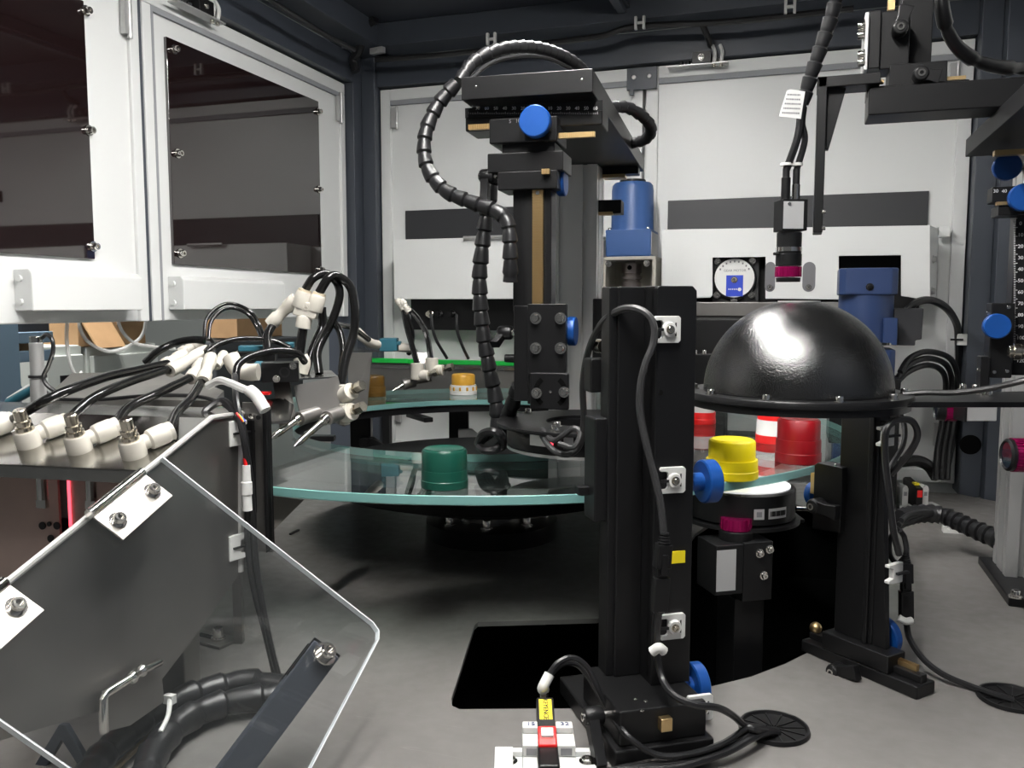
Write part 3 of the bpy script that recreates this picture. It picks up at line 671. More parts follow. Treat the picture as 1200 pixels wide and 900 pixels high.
# overhanging plate at the top right
zb = P(1130, 184, 1.12).z; w = to_local(t, P(1131, 184, 1.12))
MB().box(w.x, .20, -.50, w.y, zb, zb + .022).box(.005, .10, w.y, .085, zb, zb + .022).build('top_plate', BLACK2, t, .001)
w2 = to_local(t, P(1166, 178, 1.02)); MB().box(w2.x, w2.x + .06, w2.y, w2.y + .012, w2.z - .004, w2.z + .002).build('brass_rack', BRASS, t)
def fpl(px0, px1, py0, py1, D, dep):           # box of the stand facing forwards with its front at depth D
    q = to_local(t, P((px0 + px1) / 2, (py0 + py1) / 2, D)); return bx(t, px0, px1, py0, py1, q.y, dep), q.y
m_, y_ = fpl(1163, 1210, 218, 236, 1.0, .03); m_.build('x_rail', BLACK, t, .001)
for i, s in enumerate(('30', '40', '50', '60')):
    q = at(t, 1167 + i * 10, 224, 'y', y_ - .0003); text(s, .0055, q, (1, 0, 0), (0, 0, 1), INKW, t)
m_, _ = fpl(1168, 1192, 236, 240, 1.0, .008); m_.build('brass_rack', BRASS, t)
m_, y_ = fpl(1170, 1205, 240, 252, 1.0, .04); m_.build('x_carriage', BLACK, t, .001)
knob(t, at(t, 1196, 233, 'y', y_ - .002), (0, -1, 0), .0155, .012, .006)
q = to_local(t, P(1178, 197, 1.06)); knob(t, q, (0, -1, 0), .016, .009, .004)
m_, y_ = fpl(1186, 1215, 250, 440, 1.02, .03); m_.build('vertical_slide', BLACK, t, .001)
for i in range(13):
    q = at(t, 1196, 262 + i * 13.4, 'y', y_ - .0003); text(str(i * 10), .006, q, (1, 0, 0), (0, 0, 1), INKW, t)
tk = MB()
for i in range(80):
    q = at(t, 1189, 256 + i * 2.1, 'y', y_ - .0002); tk.box(q.x - .001, q.x + (.003 if i % 5 == 0 else .001), y_ - .0004, y_, q.z - .0003, q.z + .0003)
tk.build('scale_ticks', INKW, t)
m_, y_ = fpl(1160, 1188, 355, 443, 1.0, .03); m_.build('lens_carriage', BLACK, t, .0015)
m_, _ = fpl(1149, 1160, 418, 458, 1.0, .025); m_.build('lens_carriage', BLACK, t, .001)
knob(t, at(t, 1165, 382, 'y', y_), (0, -1, 0), .0145, .013, .006)
for px, py in ((1158, 367), (1182, 360), (1147, 433), (1165, 436), (1180, 435)): bolt(t, at(t, px, py, 'y', y_), (0, -1, 0), .0022, .0015, 'screw', washer=False)
q = to_local(t, P(1182, 412, .96)); MB().cyl(q, q + Vector((.05, 0, .002)), .007, n=16).cyl(q + Vector((.004, 0, 0)), q + Vector((.012, 0, 0)), .0095, n=16).build('lock_screw', NICKEL, t, .001)
# thin plate carrying the dome
zp = zf - .004
MB().prism([(p.x, p.y) for p in (to_local(t, PZ(x, y, zp)) for x, y in ((1063, 471), (1062, 464), (1125, 460), (1215, 458), (1260, 462), (1200, 471)))], (0, 0, zp - .006), (1, 0, 0), (0, 1, 0), (0, 0, .006)).build('dome_plate', BLACK, t, .0008)
for px, py in ((1128, 454), (1143, 455), (1150, 460), (1158, 461)):
    bolt(t, to_local(t, PZ(px, py + 3, zp)), (0, 0, 1), .004, .006)
# magenta ring lens pointing left, at the right edge
def lens(name, label, p, axis, r, ln, ringpos=.35):
    a = Vector(axis).normalized(); l = thing(name, label, 'lens', p, 0)
    MB().lathe([(0, .002), (r * .8, .002), (r * .86, 0), (r, .002), (r, ln), (r * .8, ln), (r * .8, ln + .03), (0, ln + .03)], (0, 0, 0), a, 36).build('barrel', BLACK, l)
    n = 30; u, v, a = frame_of(a); poly = []
    for i in range(n):
        for k, q in ((.0, 1.05), (.55, 1.05), (.6, 1.0), (.95, 1.0)):
            an = 2 * PI * (i + k) / n; poly.append((math.cos(an) * r * q, math.sin(an) * r * q))
    MB().prism(poly, a * ln * ringpos, u, v, a * ln * .38).build('focus_ring', MAGENTA, l)
    MB().lathe([(0, .0015), (r * .78, .0015), (r * .78, .003), (0, .003)], (0, 0, 0), a, 32).build('front_glass', mat('lens_glass', (.01, .012, .02), .03), l)
    return l
lens('camera_lens', 'magenta ringed lens pointing left at the right edge before the aluminium profile', P(1178, 533, .86), L(1, -.12), .0165, .04, .14)
l2 = lens('camera_lens', 'small magenta ringed lens under the plate right of the dome', P(1096, 480, 1.2), L(1, -.25), .0150, .04, .3)
q = P(1150, 480, 1.15); c = thing('small_camera', 'small pale camera body under the plate right of the dome', 'camera', q, YAW)
MB().box(-.020, .022, -.0, .03, -.016, .012).build('body', LABELS, c, .0015); MB().box(-.022, -.019, -.001, .031, -.017, .013).build('end_cap', BLACK, c, .001)

# ------------------------------------------------------------------ black dome post stand
q = PZ(1074, 821, 0)
t = DS = thing('post_stand', 'black post stand on a sliding base with brass rack under the dome', 'stand', (q.x, q.y, 0), YAW + math.radians(31))
def dz(px, py, z): return to_local(t, PZ(px, py, z))
yl = dz(944, 761, .0).y; w_ = dz(1107, 806, .010).x
MB().box(0, w_, 0, yl, 0, .014).build('base_rail', BLACK, t, .002)
MB().box(w_ * .32, w_ * .68, .003, yl - .003, .014, .022).build('dovetail', BLACK, t, .001)
a, b = at(t, 1041, 768, 'x', 0), at(t, 963, 741, 'x', 0); zc = (a.z + b.z) / 2
rk = MB(); x0 = w_ * .52; x1 = w_ * .66; n = 14; y0, y1 = .012, a.y
rk.box(x0, x1, y0, y1, .022, .027)
for i in range(n): rk.box(x0, x1, y0 + (y1 - y0) * i / n, y0 + (y1 - y0) * (i + .5) / n, .027, .029)
rk.build('brass_rack', BRASS, t)
MB().sphere((w_ * .55, yl - .006, .026), .007).build('rack_end', BRASS, t)
MB().box(.0, w_ * .95, a.y, b.y, .0142, zc).build('base_carriage', BLACK, t, .0015)
for px, py, z in ((1000, 752, .05), (1022, 760, .05)): pass
lv = at(t, 989, 783, 'x', 0); lever(t, lv, (-1, 0, 0), (0, -1, .32), .030)
knob(t, (w_ * .95, (a.y + b.y) / 2 - .006, .036), (1, 0, 0), .022, .010, .006)
ym = (a.y + b.y) / 2; px_l = at(t, 984, 700, 'x', .012).y
y0p, y1p = at(t, 1027, 600, 'x', .012).y, at(t, 982, 600, 'x', .012).y
ztp = at(t, 1015, 481, 'x', .012).z
MB().box(.012, .030, y0p, y1p, zc, ztp).box(.008, .012, y0p + .004, y0p + .010, zc, ztp - .002).build('post', BLACK, t, .0012)
MB().box(.030, .050, y1p - .012, y1p + .004, zc, ztp - .003).build('post_rib', BLACK, t, .001)
MB().prism([(y0p + .001, zc), (y0p + .001, ztp - .01), (y0p - .002, ztp - .01), (y0p - .016, zc)], (.014, 0, 0), (0, 1, 0), (0, 0, 1), (.008, 0, 0)).build('gusset', BLACK, t, .001)
bolt(t, Vector((.02, (y0p + y1p) / 2 - .008, ztp)), (0, 0, 1), .004, .004)
rk = MB().box(.032, .036, y1p + .004, y1p + .007, .22, ztp - .004).build('brass_rack', BRASS, t)
# arm towards the low light
ya0, ya1 = at(t, 986, 580, 'x', .004).y, at(t, 953, 580, 'x', .004).y
MB().prism([(ya0, at(t, 986, 625, 'x', .004).z), (ya1, at(t, 953, 620, 'x', .004).z), (ya1, at(t, 953, 545, 'x', .004).z), (ya1 - .004, at(t, 957, 542, 'x', .004).z), (ya0, at(t, 986, 548, 'x', .004).z)], (.004, 0, 0), (0, 1, 0), (0, 0, 1), (.02, 0, 0)).build('arm_plate', BLACK, t, .001)
lv = at(t, 966, 591, 'x', .004); lever(t, lv, (-1, 0, 0), (0, -1, -.05), .030)
bolt(t, at(t, 979, 545, 'x', .004), (-1, 0, 0), .0016, .001, 'pin', washer=False)
q = at(t, 940, 575, 'x', .02); knob(t, Vector((.02, ya1 + .004, q.z)), (0, 1, 0), .014, .008, .004)
MB().box(.006, .016, ya1, ya1 + .006, at(t, 950, 577, 'x', .01).z, at(t, 950, 553, 'x', .01).z).build('brass_rack', BRASS, t)
# ------------------------------------------------------------------ low backlight below the glass
wl = PZ(868, 572, .178)
t = thing('back_light', 'flat round backlight with white top under the yellow cap and glass', 'light', (wl.x, wl.y, .146), YAW)
MB().lathe([(0, 0), (.062, 0), (.064, .002), (.064, .035), (.062, .037), (0, .037)], n=64).build('light_body', BLACK, t)
MB().lathe([(0, .037), (.058, .037), (.058, .0385), (0, .0385)], n=56).build('diffuser', mat('lit_diffuser', (.8, .8, .8), .4, emit=((1, 1, 1), .55)), t)
MB().lathe([(.02, -.005), (.070, -.005), (.070, -.001), (.02, -.001), (.02, -.005)], n=56).build('lower_flange', BLACK, t)
def on_drum2(r, ang, z, w, h, m, name):
    mb = MB(); n = 6
    for i in range(n):
        a0, a1 = ang - w / r / 2 + w / r * i / n, ang - w / r / 2 + w / r * (i + 1) / n
        p = [Vector((math.cos(a_) * rr, math.sin(a_) * rr, zz_)) for rr in (r, r + .0007) for a_ in (a0, a1) for zz_ in (z - h / 2, z + h / 2)]
        mb.add(p, [(0, 1, 3, 2), (4, 6, 7, 5), (0, 2, 6, 4), (1, 5, 7, 3), (0, 4, 5, 1), (2, 3, 7, 6)])
    return mb.build(name, m, t)
on_drum2(.064, math.radians(-86), .015, .012, .012, LABELS, 'round_label'); b_ = on_drum2(.064, math.radians(-64), .015, .026, .012, LABELS, 'barcode_label')
for i in range(11):
    on_drum2(.0647, math.radians(-64) + (i - 5) * .033, .015, .0008 + .0006 * (i * 7 % 3), .006, INK, 'barcode_line')
on_drum2(.0647, math.radians(-86), .015, .006, .006, INKG, 'label_mark')
wa = to_local(t, P(944, 606, .97)); MB().box(.03, wa.x + .012, -.02, .022, -.006, -.002).build('mount_plate', BLACK, t, .001)
MB().cyl((.058, -.03, .014), (.095, -.028, .012), .003, n=10).build('light_plug', CHROME, t)
# ------------------------------------------------------------------ upward camera in the recess
wq = P(872, 640, .97); t = thing('upward_camera', 'black upright camera with magenta lens ring standing in the deck recess', 'camera', (wq.x, wq.y, -.16), YAW + .25)
zz_ = lambda py: P(866, py, .96).z + .16
def px2x(px, py=640): return to_local(t, P(px, py, .965)).x
cx = px2x(863); r1 = .0185
MB().lathe([(0, zz_(640)), (.019, zz_(640)), (.0195, zz_(622)), (0, zz_(622))], (cx, .0, 0), n=36).build('lens_barrel', BLACK, t, .0008)
poly = []
for i in range(26):
    for k, q in ((.0, 1.04), (.55, 1.04), (.6, 1.0), (.95, 1.0)):
        an = 2 * PI * (i + k) / 26; poly.append((math.cos(an) * .0172 * q, math.sin(an) * .0172 * q))
MB().prism(poly, (cx, 0, zz_(621)), (1, 0, 0), (0, 1, 0), (0, 0, zz_(608) - zz_(621))).build('focus_ring', MAGENTA, t)
MB().cyl((cx + .017, -.006, zz_(614)), (cx + .027, -.009, zz_(614)), .003, n=10).build('lock_screw', NICKEL, t)
MB().box(px2x(824), px2x(860), -.024, .022, zz_(690), zz_(633)).build('camera_body', BLACK, t, .001)
MB().box(px2x(825), px2x(850), -.0246, -.0238, zz_(685), zz_(638)).build('silver_label', LABELS, t)
MB().box(px2x(860), px2x(899), -.024, .03, zz_(700), zz_(632)).build('mount_block', BLACK, t, .0012)
MB().box(px2x(857), px2x(897), -.012, .03, 0, zz_(700)).build('post', BLACK, t, .0015)
MB().box(px2x(850), px2x(905), -.02, .04, 0, .01).build('foot', BLACK, t, .0015)
for px, py in ((881, 645), (894, 641), (887, 671)): bolt(t, (px2x(px), -.024, zz_(py)), (0, -1, 0), .0035, .004)

# ------------------------------------------------------------------ hanging camera and the slides at top right
t = TR = thing('overhead_slide', 'black overhead slide assembly at top right carrying the hanging camera', 'slide', L(.45, 1.02, .62), 0)
def tbx(x0, x1, y0, y1, D, dep, name, m=BLACK, bev=.0012):
    q = to_local(t, P((x0 + x1) / 2, (y0 + y1) / 2, D)); return bx(t, x0, x1, y0, y1, q.y, dep).build(name, m, t, bev)
tbx(1056, 1094, -60, 80, 1.03, .03, 'vertical_slide')
tbx(1031, 1066, 12, 80, 1.0, .04, 'slide_carriage')
tbx(1017, 1032, 12, 80, 1.0, .04, 'slide_carriage')
tbx(1042, 1050, -60, 11, 1.02, .012, 'brass_rack', BRASS, 0)
sp_ = tbx(1013, 1018, 14, 82, .995, .05, 'side_plate', ALU)
for py in (30, 41, 64, 73):
    q = to_local(t, P(1013, py, 1.0)); bolt(t, q, (-1, 0, 0), .0048, .006)
q = to_local(t, P(1053, 38, 1.0)); lever(t, q + Vector((0, -.0, 0)), (0, -1, 0), (.25, 0, 1), .024)
q = to_local(t, P(1077, 91, .985)); lever(t, q, (0, -1, 0), (1, 0, -.25), .020)
tbx(1042, 1110, 73, 106, .99, .045, 'rail_carriage')
tbx(1016, 1136, 97, 111, .985, .03, 'x_rail')
tbx(1016, 1036, 94, 97, .985, .01, 'brass_rack', BRASS, 0); tbx(1110, 1132, 89, 93, .985, .01, 'brass_rack', BRASS, 0)
# heavy beam to the right
q = to_local(t, P(1018, 104, .985)); q2 = to_local(t, P(1014, 134, .975))
MB().box(q.x, .24, q.y - .006, q.y + .05, q2.z, q.z).build('cross_beam', BLACK, t, .0015)
# column carrying it to the ceiling (out of frame to the right)
MB().box(.20, .24, q.y + .0, q.y + .05, q.z, ZT - .62).build('hanger', BLACK, t, .002)
# L bracket and gusset down to the camera
qa = to_local(t, P(958, 90, .99)); qb = to_local(t, P(1025, 84, .99))
MB().box(qa.x, qb.x + .005, qa.y, qa.y + .04, qa.z - .012, qa.z).build('bracket_arm', BLACK, t, .001)
qc = to_local(t, P(953, 272, .985)); qd = to_local(t, P(964, 272, .985))
MB().box(qc.x, qd.x, qa.y, qa.y + .04, qc.z, qa.z).build('bracket_leg', BLACK, t, .001)
g0 = to_local(t, P(965, 95, .985)); g1 = to_local(t, P(994, 95, .985)); g2 = to_local(t, P(967, 173, .985))
MB().prism([(qd.x, g0.z), (g1.x, g0.z), (g2.x + .004, g2.z), (qd.x, g2.z)], (0, qa.y + .012, 0), (1, 0, 0), (0, 0, 1), (0, .010, 0)).build('gusset', BLACK, t, .0008)
tbx(996, 1017, 90, 101, .99, .03, 'bracket_arm')
for py in (248, 267):
    q = to_local(t, P(963, py, .985)); MB().cyl(q, q + Vector((.004, 0, 0)), .0028, n=10).build('bolt', CHROME, t)
cq = P(932, 232, .985)
t = HC = thing('hanging_camera', 'small silver faced camera with magenta lens ring hanging above the dome', 'camera', (cq.x, cq.y, P(932, 330, .985).z), YAW + .06)
H_ = lambda py: P(932, py, .985).z - t.location.z
MB().box(-.0140, .0150, 0, .029, H_(270), H_(233)).build('camera_body', BLACK, t, .0008)
MB().box(-.0133, .0100, -.0007, .0002, H_(268), H_(236)).build('silver_label', LABELS, t)
bolt(t, (-.007, -.0007, H_(239)), (0, -1, 0), .002, .001, 'screw', washer=False)
MB().lathe([(0, H_(297)), (.0140, H_(297)), (.0140, H_(272)), (.0125, H_(271)), (0, H_(271))], (0, .0145, 0), n=32).build('lens_barrel', BLACK, t)
MB().lathe([(0, H_(294)), (.0146, H_(294)), (.0146, H_(289)), (0, H_(289))], (0, .0145, 0), n=32).build('silver_band', CHROME, t)
MB().lathe([(0, H_(311)), (.0146, H_(311)), (.0146, H_(297)), (0, H_(297))], (0, .0145, 0), n=32).build('aperture_ring', BLACK, t, .0004)
poly = []
for i in range(20):
    for k, q in ((.0, 1.04), (.55, 1.04), (.6, 1.0), (.95, 1.0)):
        an = 2 * PI * (i + k) / 20; poly.append((math.cos(an) * .0145 * q, math.sin(an) * .0145 * q))
MB().prism(poly, (0, .0145, H_(324)), (1, 0, 0), (0, 1, 0), (0, 0, H_(312) - H_(324))).build('focus_ring', MAGENTA, t)
MB().lathe([(0, 0), (.0135, 0), (.0140, H_(325)), (0, H_(325))], (0, .0145, 0), n=32).build('lens_front', BLACK, t)
MB().cyl((-.014, .010, H_(297)), (-.020, .008, H_(297)), .0018, n=8).build('lock_screw', BLACK, t)
for x, n_ in ((-.006, 0), (.006, 1)):
    MB().cyl((x, .014, H_(233)), (x, .014, H_(206 if not n_ else 214)), .0052 - .0007 * n_, n=18).build('plug', CHROME if n_ else BLACK, t, .0006)
    MB().cyl((x, .014, H_(206 if not n_ else 214)), (x, .014, H_(196)), .0040, n=14).build('plug_sleeve', RUBBER, t)
    MB().lathe([(0, 0), (.0068, .001), (.0068, .004), (0, .005)], (x, .014, H_(193)), n=16).build('marker_ring', NYLON, t)
c1, c2 = cq + Vector((-.006 * cy + .0, -.006 * sy, 0)), None
def hw(x, py): 
    R = Matrix.Rotation(t.rotation_euler.z, 3, 'Z'); return Vector(t.location) + R @ Vector((x, .014, H_(py)))
cable('camera_cable', [hw(-.006, 197), P(935, 160, .99), P(939, 130, .99), P(944, 112, .99)], .0042, RUBBER, 'left thin black cable rising from the hanging camera', 'cable')
cable('camera_cable', [hw(.006, 197), P(943, 165, .995), P(940, 145, .995), P(942, 126, .998)], .0036, RUBBER, 'right thin black cable rising from the hanging camera', 'cable')
cable('wrapped_cable', [P(940, 122, .995), P(950, 90, .99), P(962, 55, .985), P(974, 20, .98), P(985, -20, .975), P(1000, -60, .97)], .0082, RUBBER, 'spiral wrapped cable going up from the hanging camera', 'cable', wrap=.016)
fl = thing('cable_tag', 'white paper tag printed in rows wrapped round the hanging camera cable', 'tag', P(931, 122, .98), YAW + .15)
MB().prism([(-.018, -.014), (.008, -.016), (.010, .0), (.012, .014), (-.006, .016), (-.010, .014)], (0, 0, 0), (1, 0, 0), (0, 0, 1), (0, -.0006, 0)).build('tag_sheet', PAPER, fl)
for i, s in enumerate(('SN 20240318', 'CA 05-12-24', 'TYPE GIGE-5M', 'MADE')): pass
for i in range(5):
    ln = MB(); zz1 = .010 - i * .005
    x = -.009 - i * .0014
    while x < .006:
        w = .0008 + .0012 * random.random(); ln.box(x, x + w, -.0009, -.0006, zz1 - .0008, zz1 + .0008); x += w + .0006
    ln.build('printed_row', INKG, fl)
cable('wrapped_cable', [P(1104, -20, 1.06), P(1104, 8, 1.06), P(1110, 35, 1.07), P(1124, 57, 1.08), P(1146, 72, 1.09), P(1175, 79, 1.10), P(1215, 80, 1.12), P(1260, 76, 1.14)], .0085, RUBBER, 'thick black cable sagging across the right corner post', 'cable', wrap=.06)
# ------------------------------------------------------------------ white covers on the back doors
def yz(px, py, y): q = PY(px, py, y); return (q.x, q.z)
YC = 1.93
t = thing('equipment_cover', 'white sheet metal cover with cut openings on the right back door', 'cover', (0, YC, 0))
pts = [yz(x, y, YC) for x, y in ((776, 269), (1090, 264), (1090, 352), (1056, 347), (1056, 299), (983, 300), (983, 351), (897, 350), (897, 301), (835, 302), (835, 346), (832, 349), (776, 350))]
MB().prism(pts, (0, 0, 0), (1, 0, 0), (0, 0, 1), (0, .003, 0)).build('front_sheet', WHITE, t, .001)
x0, z0 = yz(776, 269, YC); x1, z1 = yz(1090, 264, YC); zb_ = yz(1090, 352, YC)[1]
MB().box(x0, x1, .003, .115, z1 - .004, z1 - .001).build('top_sheet', WHITE, t)
MB().box(x0, x0 + .003, .003, .115, zb_, z1 - .004).build('side_sheet', WHITE, t)
MB().prism([(x1 - .003, .002), (x1, 0), (x1 + .03, .095), (x1 + .027, .095)], (0, 0, zb_), (1, 0, 0), (0, 1, 0), (0, 0, z1 - zb_)).build('side_sheet', WHITE, t, .0005)
MB().box(x1 + .028, x1 + .05, .085, .11, z1 - .018, z1 + .004).build('latch_tab', WHITE, t, .001)
for z in (zb_ + .02, zb_ + .085): bolt(t, (x1 + .014, .042, z), (1, -.3, 0), .006, .005, 'screw', ALU)
for a, b in (((897, 307), (908, 342)), ((941, 307), (955, 342))):
    q0, q1 = yz(*a, YC), yz(*b, YC); xm = (q0[0] + q1[0]) / 2; w = abs(q1[0] - q0[0]) / 2; n = 8
    po = [(xm + w * math.cos(PI * i / n), q0[1] - w + w * math.sin(PI * i / n)) for i in range(n + 1)] + [(xm - w * math.cos(PI * i / n), q1[1] + w - w * math.sin(PI * i / n)) for i in range(n + 1)]
    MB().prism(po, (0, -.0006, 0), (1, 0, 0), (0, 0, 1), (0, .0008, 0)).build('slot', mat('slot_shade', (.16, .16, .17), .5), t)
    bolt(t, (xm, -.001, q1[1] + .010), (0, -1, 0), .004, .004, 'screw', CHROME)
# black opening behind the cover
MB().box(x0 + .05, x1 - .005, .07, .09, zb_ - .04, z1 - .03).build('inner_panel', BLACK2, t)
t = thing('equipment_cover', 'white sheet metal cover left of the tower, over a black socket panel', 'cover', (0, YC, 0))
a, b = yz(461, 281, YC), yz(703, 350, YC)
MB().box(a[0], b[0], 0, .003, b[1], a[1]).build('front_sheet', WHITE, t, .001)
MB().box(a[0], b[0], .003, .115, a[1] - .004, a[1] - .001).build('top_sheet', WHITE, t); MB().box(a[0], a[0] + .003, .003, .115, b[1], a[1] - .004).build('side_sheet', WHITE, t)
q = [yz(x, y, YC + .03) for x, y in ((475, 350), (600, 388))]
MB().box(q[0][0], b[0] - .02, .06, .08, q[1][1], b[1] + .01).build('socket_panel', BLACK, t, .002)
for px in (505, 515, 530):
    c = PY(px, 368, YC + .06); c.y -= YC
    MB().lathe([(.010, 0), (.010, .006), (.0065, .008), (.0065, .02), (0, .02)], c, (0, -1, 0), 14).build('cable_socket', NICKEL if px < 510 else BLACK, t)
bx_ = [yz(x, y, YC) for x, y in ((545, 279), (596, 276))]
MB().cyl((bx_[0][0], -.01, bx_[0][1]), (bx_[1][0], -.01, bx_[0][1]), .004, n=10).build('latch_rod', ALU, t)
bx_ = [yz(x, y, YC) for x, y in ((886, 268), (918, 266))]
# cables from the sockets
for px, pts in ((505, [(505, 369, 1.98), (507, 385, 1.93), (512, 400, 1.93), (524, 420, 1.95)]), (535, [(535, 369, 1.98), (536, 388, 1.93), (543, 408, 1.93), (549, 420, 1.95)])):
    cable('socket_cable', [P(a, b, c) for a, b, c in pts], .0035, RUBBER, 'thin black cable dropping from the %s socket of the black panel' % ('left' if px < 510 else 'right'), 'cable')
# ------------------------------------------------------------------ round fan-backed motor in the cover opening
q = PY(861, 326, 1.96); t = thing('geared_motor', 'round motor end with white disc and blue label in the cover opening', 'motor', q, 0)
MB().box(-.048, .052, .004, .03, -.056, .050).build('flange_plate', mat('dark_cast', (.06, .06, .062), .5, .3), t, .003)
MB().cyl((0, .012, 0), (0, -.012, 0), .047, n=40).build('end_bell', BLACK, t, .002)
MB().lathe([(0, .0005), (.0425, .0005), (.0425, .0025), (0, .0025)], (0, -.0115, 0), (0, -1, 0), 40).build('white_disc', PAPER, t)
MB().box(-.017, .019, -.0155, -.0145, -.040, .006).build('blue_label', BLUEL, t)
text('GEAR MOTOR', .0075, (.001, -.0150, .016), (1, 0, 0), (0, 0, 1), INKG, t)
for i in range(9):
    a_ = PI * (.18 + .64 * i / 8); MB().box(-.0016, .0016, -.0146, -.0140, -.002, .002).build('printed_mark', INKG, t).location = (math.cos(a_) * .036, 0, math.sin(a_) * .036)
for i in range(5): MB().box(-.012 + i * .004, -.0098 + i * .004, -.0160, -.0154, -.026, -.023).build('printed_mark', INKW, t)
MB().lathe([(0, 0), (.004, 0), (.004, .002), (0, .002)], (.012, -.0154, -.025), (0, -1, 0), 16).build('printed_mark', INKW, t)
for sx, sz in ((-1, 1), (1, 1), (-1, -1), (1, -1)): bolt(t, (sx * .037, -.008, sz * .037), (0, -1, 0), .005, .008)
bolt(t, (0, -.0155, -.004), (0, -1, 0), .005, .004, 'hub_screw', NICKEL); bolt(t, (0, -.008, -.050), (0, -1, 0), .005, .008)
# grey crossbar and black conveyor body under the cover
t = thing('conveyor_body', 'black conveyor body with a grey steel crossbar below the white cover', 'conveyor', (0, 1.86, 0))
a, b = PY(806, 354, 1.86), PY(930, 371, 1.86); MB().box(a.x, b.x + .1, 0, .03, b.z, a.z).build('crossbar', STEELD, t, .002)
a, b = PY(806, 372, 1.84), PY(860, 430, 1.84); MB().box(a.x - .03, b.x + .14, -.02, .05, b.z, a.z).build('belt_housing', BLACK2, t, .006)
a, b = PY(808, 415, 1.80), PY(850, 470, 1.80); MB().box(a.x, b.x, -.06, .02, .215, a.z).build('belt_bracket', BLACK, t, .002)
for px in (814, 825): bolt(t, Vector((PY(px, 412, 1.80).x, -.05, a.z)), (0, 0, 1), .005, .007)
# ------------------------------------------------------------------ blue motors
def motor_left():
    D = 1.98; c = P(741, 260, D); t = thing('blue_motor', 'upright blue gear motor on an ivory bracket behind the front stand', 'motor', (c.x, c.y, 0.20), 0)
    z = lambda py: P(741, py, D).z - .20
    r = .0478
    MB().lathe([(0, z(271)), (r * 1.03, z(271)), (r, z(266)), (r * .99, z(224)), (r * .96, z(218)), (r * .86, z(215)), (0, z(214))], n=40).build('motor_can', BLUEM, t)
    MB().lathe([(0, z(216)), (r * .62, z(216)), (r * .62, z(211)), (0, z(211))], n=30).build('fan_cap', BLACK, t, .002)
    w = .0512
    MB().box(-w, w, -w, w, z(302), z(272)).build('gearbox', BLUEM, t, .004)
    MB().box(-w, w, -w, w, z(275), z(271)).build('gearbox_rim', BLUEM, t, .001)
    MB().box(w - .0005, w + .0015, -w + .004, w - .004, z(300), z(274)).build('end_plate', ALU, t, .001)
    MB().box(-w - .006, w + .012, -w - .004, w + .006, z(306), z(302)).build('motor_plate', CREAM, t, .001)
    for s in (-1, 1): MB().box(w * s + (.004 if s > 0 else -.006), w * s + (.012 if s > 0 else .002), -w - .002, w + .004, .012, z(306)).build('bracket_leg', CREAM, t, .001)
    MB().box(-w, w + .004, w, w + .008, .012, z(306)).build('bracket_back', CREAM, t, .001)
    MB().box(-w, w, w + .004, 2.06 - t.location.y, z(306), z(302)).build('wall_bracket', CREAM, t, .001)
    cz = lambda py: z(py)
    MB().lathe([(0, cz(345)), (.023, cz(345)), (.023, cz(331)), (.018, cz(330)), (.018, cz(328)), (.024, cz(327)), (.024, cz(324)), (.020, cz(323)), (.020, cz(321)), (.023, cz(320)), (.023, cz(309)), (.008, cz(308)), (.008, cz(302)), (0, cz(302))], n=30).build('shaft_coupling', mat('coupling_bronze', (.34, .30, .29), .32, .9), t)
    MB().cyl((-.001, -.0225, cz(314)), (-.001, -.0236, cz(314)), .0055, n=14).build('clamp_hole', PITM, t)
    for x in (-w + .008, w - .008): bolt(t, (x, -w - .002, z(304) - .012), (0, -1, 0), .005, .004); bolt(t, (x, -w + .006, z(271)), (0, 0, 1), .004, .004)
    return t
motor_left()
def motor_right():
    D = 1.66; c = P(1014, 375, D); t = thing('blue_motor', 'dark navy gear motor right of the dome in the cover opening', 'motor', (c.x, c.y, .21), 0)
    z = lambda py: P(1014, py, D).z - .21
    w = .052
    oct_ = lambda r, k: [(-r, -r + k), (-r + k, -r), (r - k, -r), (r, -r + k), (r, r - k), (r - k, r), (-r + k, r), (-r, r - k)]
    MB().prism(oct_(w, .012), (0, 0, z(346)), (1, 0, 0), (0, 1, 0), (0, 0, z(315) - z(346))).build('motor_cap', NAVY, t, .003)
    MB().lathe([(0, z(402)), (w * .96, z(402)), (w * .96, z(346)), (0, z(346))], n=40).build('motor_can', NAVY, t)
    MB().prism(oct_(w, .010), (0, 0, z(440)), (1, 0, 0), (0, 1, 0), (0, 0, z(408) - z(440))).build('gearbox', NAVY, t, .003)
    MB().box(w * .55, w * 1.03, -w * .9, w, z(403), z(372)).build('side_rib', NAVY, t, .002)
    bolt(t, (.002, -w, z(337)), (0, -1, 0), .005, .003, m=BLACK); bolt(t, (w * .75, -w * .9, z(403)), (0, 0, 1), .005, .004); bolt(t, (w * .6, -w * .9, z(403)), (0, 0, 1), .005, .004, m=BLACK)
    MB().box(-w - .01, w + .01, -w - .005, w + .01, -.21, z(440)).build('pedestal', BLACK2, t, .003)
    a = to_local(t, P(1046, 361, D)); b = to_local(t, P(1077, 404, D))
    MB().prism([(a.x, b.z), (b.x - .012, b.z), (b.x - .012, b.z + .010), (b.x - .001, b.z + .012), (b.x, a.z), (a.x, a.z)], (0, -.01, 0), (1, 0, 0), (0, 0, 1), (0, .06, 0)).build('terminal_box', mat('terminal_box_plastic', (.035, .036, .04), .5), t, .002)
    return t
motor_right()
cable('motor_cable', [(1060, 366, 1.66), (1075, 354, 1.66), (1092, 352, 1.68), (1110, 362, 1.72), (1121, 380, 1.78), (1123, 400, 1.82), (1123, 430, 1.84), (1121, 480, 1.84), (1113, 530, 1.80), (1107, 556, 1.78)], .0075, RUBBER, 'black cable arching from the navy motor to the corner post', 'cable')
